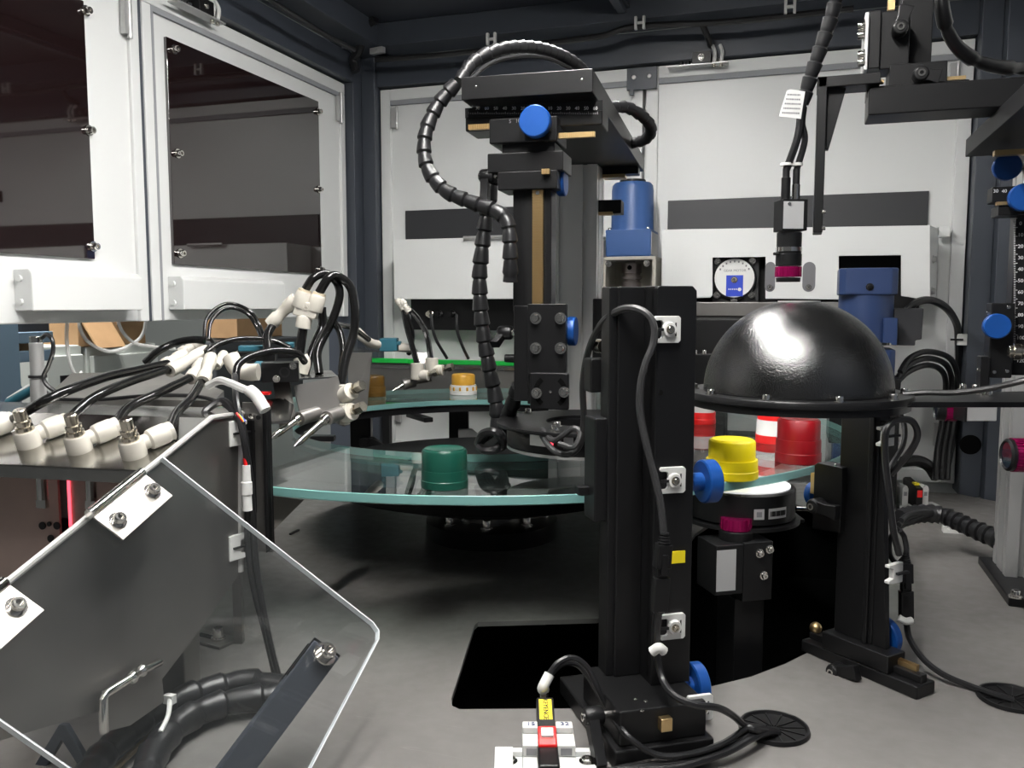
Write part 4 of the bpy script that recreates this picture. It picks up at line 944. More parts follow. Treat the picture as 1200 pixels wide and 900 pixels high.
for i in range(3):
    cable('motor_cable', [(1047 + 4 * i, 452 - 8 * i, 1.62), (1064 + i, 436 - 8 * i, 1.64), (1086, 428 - 8 * i, 1.68), (1102 + 5 * i, 433 - 7 * i, 1.74), (1108 + 7 * i, 446 - 3 * i, 1.78), (1107 + 7 * i, 470, 1.80), (1103 + 7 * i, 500, 1.79), (1098 + 7 * i, 530, 1.76), (1096 + 7 * i, 562, 1.74)], .0058, RUBBER, ['leftmost of three black cables bowing down beside the corner post', 'middle of three black cables bowing down beside the corner post', 'rightmost of three black cables bowing down beside the corner post'][i], 'cable', 'cables bowing beside the corner post')
cable('floor_cable', [(1058, 541, 1.75), (1075, 540, 1.76), (1088, 546, 1.76), (1096, 558, 1.78)], .012, RUBBER, 'short thick black cable on the deck left of the cable bundle', 'cable')
q = P(1112, 536, 1.80)
# post cable clip
q = PY(1126, 398, 1.995); c = thing('cable_clip', 'white cable clip on the grey corner post', 'clip', q, 0)
MB().box(-.006, .012, 0, .012, -.012, .012).build('plate', NYLON, c, .001); MB().box(-.02, .004, -.004, .001, -.002, .002).build('cable_tie', RUBBER, c)
q = P(1137, 521, 2.085); q = PY(1137, 521, 2.0); c = MB().cyl((q.x, 1.999, q.z), (q.x, 1.9985, q.z), .021, n=28)
tag(c.build('cable_hole', PITM), None, None, None, 'structure')
# ------------------------------------------------------------------ guide fence behind the far glass, with green strip
YF = 2.0
t = thing('guide_fence', 'long steel side plate with bright green top strip behind the far glass edge', 'fence', (0, YF, .19))
a, b = PY(430, 421, YF), PY(700, 421, YF)
zt = PY(520, 427, YF).z - .19
MB().box(a.x, b.x, 0, .004, -.03, zt).build('side_plate', STEELD, t)
MB().box(a.x, b.x, -.004, .022, zt, zt + .011).build('green_strip', GREENB, t, .002)
a2 = PY(436, 424, YF - .01); b2 = PY(478, 424, YF - .01)
MB().box(a2.x, b2.x, -.012, -.004, zt + .001, zt + .013).build('green_strip', GREENB, t, .002)
MB().box(a.x, b.x, -.006, .0, zt - .012, zt - .004).build('rail', STEEL, t, .001)
for x in (a.x + .05, b.x - .05): MB().box(x - .01, x + .01, .004, .02, -.19, -.02).build('leg', BLACK, t)
# ------------------------------------------------------------------ amplifier on rail at the bottom edge
q = PZ(636, 905, .004)
t = thing('din_rail', 'short white mounting rail with two pale end clamps at the bottom edge', 'rail', (q.x, q.y, 0), YAW)
def rb(px0, px1, py0, py1, y, dep): return bx(t, px0, px1, py0, py1, y, dep)
rl = lambda px, py, z: to_local(t, PZ(px, py, z))
x0, x1, yr = rl(580, 880, .006).x, rl(695, 880, .006).x, rl(580, 876, .008).y
MB().box(x0, x1, yr - .036, yr, 0, .003).box(x0, x1, yr - .036, yr - .029, .003, .008).box(x0, x1, yr - .007, yr, .003, .008).build('rail_strip', WHITE, t, .0006)
MB().box(x0, x0 + .016, yr - .036, yr - .001, .008, .0095).build('rail_end', NYLON, t, .0005)
for px in (597, 688): bolt(t, rl(px, 892, .004), (0, 0, 1), .005, .003, 'screw')
for px0, px1, s in ((612, 632, '15'), (651, 672, '32')):
    a_, b_ = rl(px0, 850, .04).x, rl(px1, 850, .04).x; yy = rl(620, 845, .042).y
    bl = MB().box(a_, b_, yy - .05, yy, .008, .026).box(a_, b_, yy - .030, yy, .026, .036).box(a_ , b_ - .001, yy - .011, yy, .036, .042).build('end_clamp', NYLON, t, .001)
    MB().box(a_ + .003, b_ - .003, yy - .0305, yy - .0298, .0275, .0335).build('clamp_slot', INKG, bl)
    text(s, .008, ((a_ + b_) / 2, yy - .0055, .0422), (1, 0, 0), (0, 1, 0), mat('ink_%s' % s, (.03, .05, .14), .6), t, 'handwriting')
a_, b_ = rl(627, 850, .05).x, rl(655, 850, .05).x
t2 = thing('fibre_amplifier', 'slim black amplifier with yellow lettered label and red lever on the white rail', 'sensor', (q.x, q.y, .010), YAW)
yy = rl(640, 815, .05).y; am = (a_ + b_) / 2
tilt = [(yy - .075, .0), (yy - .075, .026), (yy - .045, .034), (yy - .010, .043), (yy - .004, .036), (yy - .004, .0)]
MB().prism(tilt, (am - .0075, 0, 0), (0, 1, 0), (0, 0, 1), (.015, 0, 0)).build('body', BLACK, t2, .001)
sl = Vector((0, .035, .009)).normalized(); nn = Vector((0, -sl.z, sl.y))
def onface(s0, s1, x0, x1, h, m, name, lift=.0):
    o = Vector((am, yy - .045, .034)) + nn * lift
    return MB().prism([(x0, s0), (x1, s0), (x1, s1), (x0, s1)], o, (1, 0, 0), sl, nn * h).build(name, m, t2)
onface(.008, .033, -.0055, .0055, .0006, YLAB, 'yellow_label')
text('KEYENCE', .0062, Vector((am, yy - .045, .034)) + nn * .0008 + sl * .0205, -sl, (1, 0, 0), INK, t2)
onface(-.006, .005, -.0065, .0065, .003, BLACK2, 'button')
MB().prism([(yy - .072, .026), (yy - .052, .0335), (yy - .052, .0385), (yy - .060, .038), (yy - .072, .032)], (am - .0078, 0, 0), (0, 1, 0), (0, 0, 1), (.0156, 0, 0)).build('red_lever', REDB, t2, .0015)
MB().prism([(yy - .066, .0345), (yy - .056, .0385), (yy - .058, .0398), (yy - .066, .037)], (am - .005, 0, 0), (0, 1, 0), (0, 0, 1), (.010, 0, 0)).build('lever_window', LABELS, t2, .0005)
MB().box(am - .0085, am + .0085, yy - .10, yy - .066, .0, .030).build('lever_hood', BLACK, t2, .002)
MB().cyl((am, yy - .006, .036), (am - .0005, yy + .007, .043), .004, n=14).build('fibre_socket', NICKEL, t2)
w0 = Vector(t2.location) + Matrix.Rotation(YAW, 3, 'Z') @ Vector((am, yy + .006, .043))
sleeve = tag(MB().tube([w0, P(636, 806, .735), P(644, 790, .74)], .0048, 12).build('cable_sleeve', NYLON), 'white sleeve on the cable above the yellow labelled amplifier', 'sleeve')
cable('fibre_cable', [P(643, 791, .74), P(655, 776, .745), P(672, 771, .75), P(688, 782, .75), P(700, 806, .745), P(714, 832, .74), P(735, 862, .70), PZ(768, 884, .016), PZ(805, 884, .014), PZ(845, 872, .018), PZ(876, 853, .020), PZ(895, 852, .004)], .0028, RUBBER, 'thin black cable arching from the amplifier past the front stand', 'cable')
cable('fibre_cable', [P(645, 790, .742), P(660, 778, .755), P(676, 779, .765), P(690, 794, .765), P(700, 812, .76), P(712, 838, .752)], .0026, RUBBER, 'second thin black cable tucked behind the amplifier arch', 'cable')
# ------------------------------------------------------------------ grommets in the deck
def grommet(label, px, py, rpx):
    w = PZ(px, py, 0); g = thing('cable_grommet', label, 'grommet', w, .3); r = rpx
    MB().lathe([(r * .86, .001), (r * .9, .004), (r * .97, .004), (r, .0005), (r * .86, .0005)], n=40).build('rim', BLACK, g)
    MB().lathe([(0, .0005), (r * .87, .0005), (r * .87, .0015), (0, .0015)], n=40).build('disc', BLACK2, g)
    for i in range(12):
        a = 2 * PI * i / 12; c = Vector((math.cos(a), math.sin(a), 0)); MB().bar(c * r * .12 + Vector((0, 0, .002)), c * r * .86 + Vector((0, 0, .002)), .0012, .0012).build('rib', BLACK, g)
grommet('black ribbed cable grommet in the deck beside the front stand', 907, 855, .033)
grommet('black ribbed cable grommet in the deck at the right edge', 1186, 820, .033)
# ------------------------------------------------------------------ cables and connectors on the two stands
cable('light_cable', [P(632, 505, .97), P(640, 518, .93), P(652, 530, .91), P(668, 532, .90), P(680, 520, .90), P(684, 490, .89), P(683, 450, .87), P(690, 410, .84), P(706, 378, .80), P(730, 362, .77), P(752, 364, .755), P(765, 378, .75), P(766, 400, .748), P(757, 425, .746), P(751, 450, .746), P(750, 480, .746), P(756, 515, .744), P(766, 555, .742), P(774, 590, .74), P(778, 628, .738)], .0034, GREYC, 'grey cable looping from the round light over the front stand', 'cable')
cable('light_cable', [P(636, 504, .955), P(648, 516, .92), P(660, 510, .905), P(672, 502, .90), P(680, 508, .895), P(672, 524, .89), P(655, 520, .90)], .0032, GREYC, 'small knot loop of grey cable on the round light side', 'cable')
def connector(label, pts, t_rot):
    """inline plug: two housings with strain reliefs"""
    top, bot = pts; c = thing('inline_connector', label, 'connector', bot, t_rot); h = (top - bot).length; d = to_local(c, top) / h
    u = Vector((1, 0, 0)); f = d.cross(u).normalized(); u = f.cross(d)
    def seg(s0, s1, w, dp, name='housing', m=BLACK):
        return MB().obox(d * h * (s0 + s1) / 2, u * w / 2, f * dp / 2, d * h * (s1 - s0) / 2).build(name, m, c, .0008)
    seg(.0, .42, .014, .009); seg(.42, .56, .0105, .007); seg(.54, .84, .0135, .010); seg(.46, .72, .006, .0125, 'latch')
    for i in range(4): MB().lathe([(0, h * (.85 + i * .035)), (.0055 - .0005 * i, h * (.85 + i * .035)), (.0055 - .0005 * i, h * (.872 + i * .035)), (0, h * (.872 + i * .035))], (0, 0, 0), d, 14).build('strain_relief', RUBBER, c)
    MB().lathe([(0, -h * .02), (.005, -h * .02), (.0055, h * .01), (0, h * .01)], (0, 0, 0), d, 14).build('strain_relief', RUBBER, c)
    return c
c = connector('black inline connector hanging low on the front stand', (P(779, 622, .735), P(772, 716, .733)), FS.rotation_euler.z)
q = to_local(FS, P(795, 653, .742)); tag(bx(FS, 786, 803, 646, 660, .0385, .0012).build('yellow_label', YLAB, FS), None, None)
cable('light_cable', [P(772, 718, .733), P(770, 740, .733), P(770, 765, .733), P(776, 795, .725), P(790, 815, .705), P(815, 826, .695), P(840, 829, .70), P(858, 838, .72), PZ(872, 850, .022), PZ(884, 855, .020), PZ(905, 858, .003)], .0032, RUBBER, 'black cable from the front inline connector into the near grommet', 'cable')
tag(MB().tube([P(764, 764, .728), P(772, 759, .726), P(778, 763, .728)], .0045, 10).build('cable_tie', NYLON), 'white tie around the cable under the front inline connector', 'tie')
for i in range(3):
    cable('bundle_cable', [PZ(700 + 10 * i, 907 - 2 * i, .006), PZ(760, 894 + 4 * i, .006), PZ(800, 890 + 4 * i, .007), PZ(850, 874 + 4 * i, .012), PZ(880, 858 + 4 * i, .014), PZ(900, 855 + 2 * i, .008), PZ(912, 858 + i, .001)], .0032, RUBBER, ['upper', 'middle', 'lower'][i] + ' cable of the bundle lying on the deck before the front stand', 'cable', 'bundle of cables before the front stand')
# right stand cables
cable('light_cable', [P(1038, 468, 1.02), P(1052, 480, 1.0), P(1060, 500, .99), P(1058, 522, .98), P(1045, 545, .965), P(1038, 565, .95)], .003, GREYC, 'grey cable dropping from the dome behind the black post', 'cable')
cable('light_cable', [P(1044, 556, .90), P(1066, 530, .89), P(1075, 510, .885), P(1069, 494, .88), P(1052, 492, .875), P(1039, 503, .87), P(1037, 530, .87), P(1041, 570, .87), P(1047, 620, .87), P(1054, 650, .875)], .0036, RUBBER, 'black cable looping beside the black dome post', 'cable')
for lab, px, py in (('white cable clip high on the black dome post', 1036, 510), ('white cable clip low on the black dome post', 1046, 670)):
    w = P(px, py, .885); c = thing('cable_clip', lab, 'clip', w, YAW + .5, 'white cable clips')
    k = .001
    MB().prism([(a * k, b * k) for a, b in [(-13, 10), (-8, 10), (9, 11), (9, -11), (-8, -11), (-13, -10), (-13, -7), (-6, -5), (-6, 5), (-13, 7)]], (0, 0, 0), (1, 0, 0), (0, 0, 1), (0, -.006, 0)).build('plate', NYLON, c, .0008)
    MB().box(-.003, .014, -.0095, -.006, -.0012, .0012).build('cable_tie', RUBBER, c)
connector('black inline connector hanging beside the black dome post', (P(1061, 648, .92), P(1062, 724, .915)), YAW)
cable('light_cable', [P(1052, 620, .935), P(1043, 632, .93), P(1043, 650, .93), P(1052, 660, .93), P(1062, 648, .92), P(1060, 630, .93), P(1055, 622, .93)], .003, RUBBER, 'small black cable loop above the right inline connector', 'cable')
tag(MB().tube([P(1053, 724, .91), P(1061, 728, .908), P(1068, 727, .91)], .004, 10).build('cable_tie', NYLON), 'white tie under the right inline connector', 'tie')
cable('light_cable', [P(1062, 726, .915), P(1066, 748, .91), P(1082, 772, .895), PZ(1105, 790, .010), PZ(1135, 803, .005), PZ(1160, 812, .006), PZ(1188, 821, .003)], .0034, RUBBER, 'black cable sweeping over the deck to the right edge grommet', 'cable')
# far right deck: rail with amplifier, cable loom
q = PZ(1063, 594, 0); t = thing('din_rail', 'small pale rail with two end clamps on the far right deck', 'rail', (q.x, q.y, 0), YAW)
MB().box(-.02, .06, -.012, .02, 0, .006).build('rail_strip', WHITE, t, .0006)
for x in (-.012, .028): MB().prism([(-.006, .006), (.006, .006), (.006, .04), (.003, .046), (-.003, .046), (-.006, .04)], (x, -.016, 0), (1, 0, 0), (0, 0, 1), (0, .03, 0)).build('end_clamp', NYLON, t, .001); MB().box(x - .003, x + .003, -.0165, -.0155, .026, .034).build('clamp_slot', INKG, t)
t2 = thing('fibre_amplifier', 'small black amplifier with orange mark on the far right rail', 'sensor', (q.x, q.y, .006), YAW)
MB().prism([(-.03, 0), (.03, 0), (.03, .046), (.024, .050), (-.03, .038)], (.003, 0, 0), (0, 1, 0), (0, 0, 1), (.013, 0, 0)).build('body', BLACK, t2, .001); MB().box(.0045, .0145, -.031, -.0295, .020, .034).build('red_lever', REDB, t2, .0005); MB().box(.005, .014, -.018, -.006, .0415, .046).build('yellow_label', YLAB, t2)
cable('cable_loom', [P(1055, 607, 1.34), P(1078, 602, 1.36), P(1105, 604, 1.36), P(1135, 617, 1.32), P(1165, 630, 1.28), P(1190, 640, 1.25)], .0145, RUBBER, 'thick spiral wrapped cable loom lying on the far right deck', 'cable', wrap=.014)
for i in range(3): cable('loom_strand', [P(1050 + 3 * i, 620 - 5 * i, 1.31), P(1064, 612 - 4 * i, 1.33), P(1082, 604 - 2 * i, 1.345), P(1098, 602, 1.36)], .0045, RUBBER, ['lowest', 'middle', 'highest'][i] + ' loose strand feeding the wrapped loom on the far right deck', 'cable')
q = PZ(1116, 624, 0); c = thing('cable_clip', 'white saddle clip on the deck before the wrapped loom', 'clip', q, YAW - .3); MB().prism([(-.016, 0), (.018, 0), (.018, .004), (.006, .005), (.0, .012), (-.006, .012), (-.006, .006), (-.010, .006), (-.010, .012), (-.016, .012)], (0, -.008, 0), (1, 0, 0), (0, 0, 1), (0, .016, 0)).build('plate', NYLON, c, .0008)
# wrapped cables of the tower
cable('wrapped_cable', [P(535, 97, 1.06), P(512, 125, 1.06), P(498, 160, 1.05), P(500, 195, 1.04), P(520, 222, 1.03), P(550, 236, 1.02), P(580, 247, 1.01), P(595, 262, 1.005), P(598, 300, 1.005), P(598, 330, 1.01)], .0088, RUBBER, 'spiral wrapped cable curling from the top plate round to the slide', 'cable', wrap=.017)
cable('wrapped_cable', [P(538, 96, 1.12), P(556, 72, 1.14), P(585, 58, 1.16), P(618, 55, 1.20), P(650, 62, 1.25), P(676, 76, 1.30), P(690, 92, 1.36), P(696, 106, 1.42)], .0088, RUBBER, 'spiral wrapped cable arching over the tower top plate', 'cable', wrap=.017)
cable('thin_cable', [P(549, 97, 1.12), P(572, 76, 1.14), P(605, 66, 1.17), P(640, 68, 1.22), P(668, 80, 1.28)], .003, RUBBER, 'thin glossy cable under the arch over the tower top plate', 'cable')
cable('wrapped_cable', [P(714, 126, 1.25), P(735, 126, 1.27), P(757, 140, 1.30), P(763, 154, 1.33), P(755, 164, 1.36), P(740, 168, 1.38)], .0085, RUBBER, 'short spiral wrapped cable looping at the right of the top plate', 'cable', wrap=.016)
cable('wrapped_cable', [P(578, 200, 1.10), P(572, 240, 1.10), P(565, 290, 1.10), P(562, 330, 1.10), P(565, 380, 1.10), P(573, 430, 1.10), P(581, 470, 1.10), P(583, 500, 1.10)], .0098, RUBBER, 'spiral wrapped cable hanging left of the vertical slide', 'cable', wrap=.02)
cable('wrapped_cable', [P(607, 452, 1.04), P(602, 470, 1.06), P(594, 490, 1.09), P(588, 508, 1.12)], .0095, RUBBER, 'short spiral wrapped cable below the lens carriage', 'cable', wrap=.02)
for i in range(4): cable('looped_cable', [P(560 + 4 * i, 520 - 3 * i, 1.12), P(566 + 5 * i, 508 - i, 1.10), P(580 + 3 * i, 506 + 2 * i, 1.09), P(588, 518 + 2 * i, 1.10), P(578 - 3 * i, 528, 1.10), P(564 - i, 526 - i, 1.11)], .0055, RUBBER, ['outermost', 'second', 'third', 'innermost'][i] + ' coil of black cable knotted left of the round light', 'cable', 'coiled cables left of the round light')
# ------------------------------------------------------------------ stainless feeder housing at the left
A_ = L(-.311, .74, .262)
U_ = (L(.202, .933, .2975)).normalized(); V_ = (L(.741, .108, -.663)).normalized(); N_ = U_.cross(V_).normalized()
if N_.z < 0: N_ = -N_
HR = YAW - math.radians(12.2)
t = FH = thing('feeder_housing', 'brushed stainless feeder housing with sloping top at the left', 'housing', L(-.311, .74), HR)
def hx(px, py, x=0.0): return at(t, px, py, 'x', x)
def hy(px, py, y): return at(t, px, py, 'y', y)
sp_px = [(284, 485), (248, 490), (180, 545), (0, 690), (-70, 746), (-70, 905), (0, 868), (60, 850), (120, 832), (190, 796), (237, 735), (284, 668)]
pl = [hx(*p) for p in sp_px]; yend = pl[0].y
MB().prism([(p.y, p.z) for p in pl], (-.0015, 0, 0), (0, 1, 0), (0, 0, 1), (.0015, 0, 0)).build('side_panel', STEELD, t)
MB().tube([p + Vector((0, 0, .0005)) for p in pl[:5]], .0028, 8, raw=True).build('rolled_edge', BRIGHT, t)
MB().tube([pl[0] + Vector((.0005, -.005, 0)), pl[-1] + Vector((.0005, -.005, 0))], .0035, 10, raw=True).build('folded_corner', BRIGHT, t)
zl = pl[1].z; yk = pl[1].y; slope = (pl[1].z - pl[2].z) / (pl[1].y - pl[2].y)
ylow = hx(172, 553).y
zlow = zl + slope * (ylow - yk)
# top: sloping sheet, level sheet
MB().prism([(ylow, zlow), (yk, zl), (yk, zl - .0015), (ylow, zlow - .0015)], (-.52, 0, 0), (0, 1, 0), (0, 0, 1), (.52, 0, 0)).build('sloping_top', STEEL, t)
MB().box(-.52, 0, yk, yend + .02, zl - .0015, zl).build('level_top', STEEL, t)
MB().box(-.52, 0, ylow, ylow + .0015, zlow - .012, zlow).build('front_lip', STEEL, t)
# inner brownish cheek sheets seen under the lip, with the red lit slit
def qx(px, py, y): return hy(px, py, y)
ys = ylow + .10
a, b = qx(-60, 600, ys).x, qx(69, 600, ys).x; MB().box(a, b, ys, ys + .003, .11, zlow + .002).build('inner_sheet', mat('reflecting_bronze_sheet', (.42, .325, .285), .38, .3, var=.2, vscale=8), t)
a, b = qx(82, 600, ys - .004).x, -.004; MB().box(a, b, ys - .004, ys - .001, .11, zlow + .002).build('inner_sheet', MATS['reflecting_bronze_sheet'], t)
a = qx(80, 600, ys - .006).x; MB().box(a, a + .0022, ys - .006, ys - .004, .12, zlow).build('red_slit', PINKL, t)
a, b = qx(69, 600, ys + .01).x, qx(80, 600, ys + .01).x; MB().box(a - .01, b + .01, ys + .012, ys + .016, .18, zlow).build('teal_glass', EDGE, t); MB().box(a - .01, b + .012, ys + .008, ys + .03, .11, .18).build('sensor_block', BLACK, t)
for px, py, r in ((50, 616, .004), (58, 614, .0025), (60, 631, .004), (67, 616, .004)):
    p = qx(px, py, ys - .0006); MB().lathe([(0, 0), (r, 0), (r, .001), (0, .001)], p, (0, -1, 0), 14).build('hole', INK, t)
MB().box(-.52, -.517, ylow, yend, .02, zlow).build('far_side', STEELD, t)
MB().box(-.52, 0, yend, yend + .0015, pl[-1].z, zl).build('end_panel', STEELD, t)
# slotted feet and legs standing on the deck
for (x, y, vis) in ((-.05, yend - .05, 0), (-.47, yend - .05, 0), (-.47, ylow + .05, 0), (-.06, ylow + .05, 0)):
    MB().box(x - .015, x + .015, y - .015, y + .015, 0, .22).build('leg', STEELD, t, .002)
# end flange with black rubber edge
fx = hy(318, 560, yend + .002).x; fz0, fz1 = hy(300, 646, yend).z, hy(300, 472, yend).z
MB().box(0, fx, yend, yend + .003, fz0, fz1).build('end_flange', STEELD, t)
MB().prism([(fx - .0045, fz0), (fx, fz0 + .006), (fx, fz1 - .004), (fx - .0045, fz1 - .004)], (0, yend - .006, 0), (1, 0, 0), (0, 0, 1), (0, .012, 0)).build('edge_strip', BLACK2, t, .001)
p = hy(303, 489, yend - .0003); MB().lathe([(0, 0), (.0025, 0), (.0025, .001), (0, .001)], p, (0, -1, 0), 12).build('hole', INK, t)
p = hy(295, 488, yend); bolt(t, p, (0, -1, 0), .003, .002, 'screw', washer=False)
# black back strip carrying the wires
a, b = hy(286, 560, yend - .004), hy(298, 560, yend - .004); MB().box(a.x, b.x, yend - .005, yend - .0005, hy(290, 600, yend).z, hy(290, 492, yend).z).build('wire_backing', BLACK2, t)
for px, py in ((277, 507), (277, 640)):
    w = hx(px, py, .001); c = thing('cable_clip', 'white cable clip %s on the steel housing end' % ('high' if py < 600 else 'low'), 'clip', Vector(t.location) + Matrix.Rotation(HR, 3, 'Z') @ w, HR + 1.2, 'white cable clips')
    MB().prism([(-.012, -.013), (.010, -.013), (.010, -.008), (.002, -.006), (.002, .006), (.010, .008), (.010, .013), (-.012, .013)], (0, 0, 0), (1, 0, 0), (0, 0, 1), (0, -.005, 0)).build('plate', NYLON, c, .0008); MB().box(-.008, .02, -.007, -.004, -.001, .001).build('cable_tie', RUBBER, c)
# wires on the flange
D0 = .872
cable('sensor_wire', [P(258, 494, .86), P(240, 484, .87), P(262, 470, .88), P(279, 490, .86), P(284, 500, .855), P(289, 530, .858), P(291, 580, .86), P(291, 640, .865), P(298, 690, .87), P(311, 740, .875), P(324, 796, .885)], .0040, RUBBER, 'thicker black wire running down the steel housing end to the deck', 'cable')
cable('sensor_wire', [P(275, 440, .93), P(277, 470, .87), P(285, 510, .85), P(293, 560, .855), P(297, 610, .86), P(300, 660, .865), P(308, 710, .87), P(318, 760, .875), P(328, 798, .88)], .0034, RUBBER, 'thinner black wire running down the steel housing end to the deck', 'cable')
c = thing('wire_splice', 'clear white heat shrink splice with red lead on the steel housing end', 'connector', P(290, 598, .85), HR)
zz = lambda py: P(290, py, .85).z - c.location.z
MB().lathe([(0, zz(598)), (.0050, zz(598)), (.0045, zz(580)), (.0055, zz(579)), (.0055, zz(565)), (.0045, zz(564)), (.0040, zz(545)), (0, zz(545))], n=16).build('sleeve', NYLON, c)
MB().cyl((0, 0, zz(545)), (-.001, 0, zz(537)), .0022, n=10).build('red_lead', REDB, c)
for i, m in enumerate((REDB, YLAB, BLUEL)): tag(MB().tube([P(277 + 2 * i, 484 + 1.5 * i, .855), P(281 + 2 * i, 489 + i, .853), P(285 + i, 494, .852)], .0013, 8).build('core_wire', m), ['short red', 'short yellow', 'short blue'][i] + ' core wire at the top of the steel housing end', 'wire')
cable('clear_tube', [P(244, 452, .90), P(258, 446, .89), P(272, 450, .87), P(286, 456, .86), P(293, 458, .86)], .0042, HOSEW, 'milky tube lying over the housing top into a white sleeve', 'tube')
tag(MB().tube([P(292, 457, .86), P(301, 465, .855), P(311, 481, .85)], .0062, 12).build('tube_sleeve', NYLON), 'white sleeve pointing down at the top of the steel housing end', 'sleeve')

# ------------------------------------------------------------------ elbow fittings with air nozzles on the sloping top
up_n = Vector((0, -slope, 1)).normalized()
def fitting(px, py, label, nozzle):
    w = on_plane(px, py, Vector(t.location) + Matrix.Rotation(HR, 3, 'Z') @ Vector((0, yk, zl)), Matrix.Rotation(HR, 3, 'Z') @ up_n)
    f = thing('elbow_fitting', label, 'fitting', w, HR, 'elbow fittings on the sloping top')
    MB().lathe([(0, 0), (.0108, 0), (.0112, .002), (.0112, .013), (.0100, .0155), (0, .0155)], (0, 0, 0), up_n, 28).build('fitting_body', CREAM, f)
    MB().lathe([(0, .0155), (.0080, .0155), (.0080, .020), (.0062, .0205), (.0062, .023), (.0075, .0235), (.0075, .026), (.0058, .0265), (.0058, .036), (.005, .0368), (0, .0368)], (0, 0, 0), up_n, 14).build('metal_stem', NICKEL, f)
    ax = Vector((.50, .80, .30)).normalized(); s = up_n * .0085
    MB().lathe([(0, .006), (.0068, .006), (.0070, .014), (.0092, .016), (.0098, .022), (.0096, .032), (.0088, .0335), (0, .0335)], s, ax, 24).build('fitting_arm', CREAM, f)
    MB().lathe([(.0055, .033), (.0086, .033), (.0090, .0345), (.0090, .0375), (.0055, .0375), (.0055, .033)], s, ax, 24).build('release_ring', CREAM, f)
    if nozzle:
        o = Vector((0, .012, -.004)); MB().cyl(o, o + Vector((0, 0, -nozzle)), .0050, n=14).build('nozzle_tube', CHROME, f)
        MB().box(-.0052, .0052, .0095, .0145, -nozzle - .012, -nozzle - .004).build('nozzle_tip', CHROME, f)
    return w + Matrix.Rotation(HR, 3, 'Z') @ (s + ax * .0345)
e = [fitting(-30, 520, 'white elbow fitting cut by the left edge of the view', 0), fitting(35, 522, 'white elbow fitting with metal stem, second from the left edge', .05),
     fitting(94, 528, 'white elbow fitting with metal stem, second from the acrylic lid', .045), fitting(158, 534, 'white elbow fitting with metal stem nearest the acrylic lid', 0)]
ends = [(196, 426, 1.0), (199, 432, .99), (226, 441, .97), (236, 446, .96)]
mids = [[(60, 466, .80), (120, 443, .88), (160, 434, .94)], [(110, 466, .84), (150, 448, .90), (180, 438, .95)], [(150, 478, .84), (185, 461, .89), (210, 449, .94)], [(207, 484, .85), (222, 469, .89), (231, 456, .93)]]
for i in range(4):
    cable('air_hose', [e[i]] + [P(*q) for q in mids[i]] + [P(*ends[i])], .0048, HOSE, ['uppermost black air hose over the housing top', 'second black air hose from the top over the housing', 'third black air hose from the top over the housing', 'lowest black air hose over the housing, nearest the lid'][i], 'hose', 'black air hoses over the housing top', n=12)
cable('air_hose', [P(170, 425, 1.05), P(185, 412, 1.05), P(205, 402, 1.06), P(225, 398, 1.06), P(240, 399, 1.06)], .0048, HOSE, 'short thick black air hose humped behind the union fittings', 'hose', n=12)
cable('sensor_wire', [P(55, 460, 1.0), P(62, 466, .98), P(75, 468, .97), P(120, 468, .96), P(170, 464, .95), P(225, 464, .92), P(258, 472, .89), P(277, 487, .86)], .0022, RUBBER, 'thin black wire lying across the housing top', 'cable')
# ------------------------------------------------------------------ push-in unions
def union(p0, p1, label, r=.0095, m=CREAM, fork=None):
    r *= .80
    p0, p1 = P(*p0), P(*p1); u = thing('tube_union', label, 'fitting', p0, 0, 'push-in unions'); d = p1 - p0; ln = d.length; d = d.normalized()
    MB().lathe([(0, 0), (r * .95, 0), (r, ln * .05), (r, ln * .28), (r * .82, ln * .34), (r * .82, ln * .60), (r, ln * .66), (r, ln * .93), (r * .95, ln), (0, ln)], (0, 0, 0), d, 22).build('union_body', m, u)
    for s in (-.0025, ln - .001): MB().lathe([(r * .5, s), (r * .93, s), (r * .93, s + .0035), (r * .5, s + .0035), (r * .5, s)], (0, 0, 0), d, 20).build('release_ring', m, u)
    return u
union((192, 428, 1.0), (214, 416, 1.03), 'white union fitting, rear one of the left pair over the housing')
union((200, 434, .985), (240, 412, 1.05), 'white union fitting, front one of the left pair over the housing', .0105)
union((224, 443, .965), (236, 426, 1.0), 'white union fitting, left one of the close pair nearest the viewer', .0095)
union((238, 446, .955), (247, 420, 1.0), 'white union fitting, right one of the close pair nearest the viewer', .0100)
union((212, 414, 1.08), (232, 402, 1.1), 'white union fitting at the back of the fitting cluster', .0095)
union((254, 428, 1.02), (262, 416, 1.04), 'small white union fitting between the cluster and the black valve', .0075)
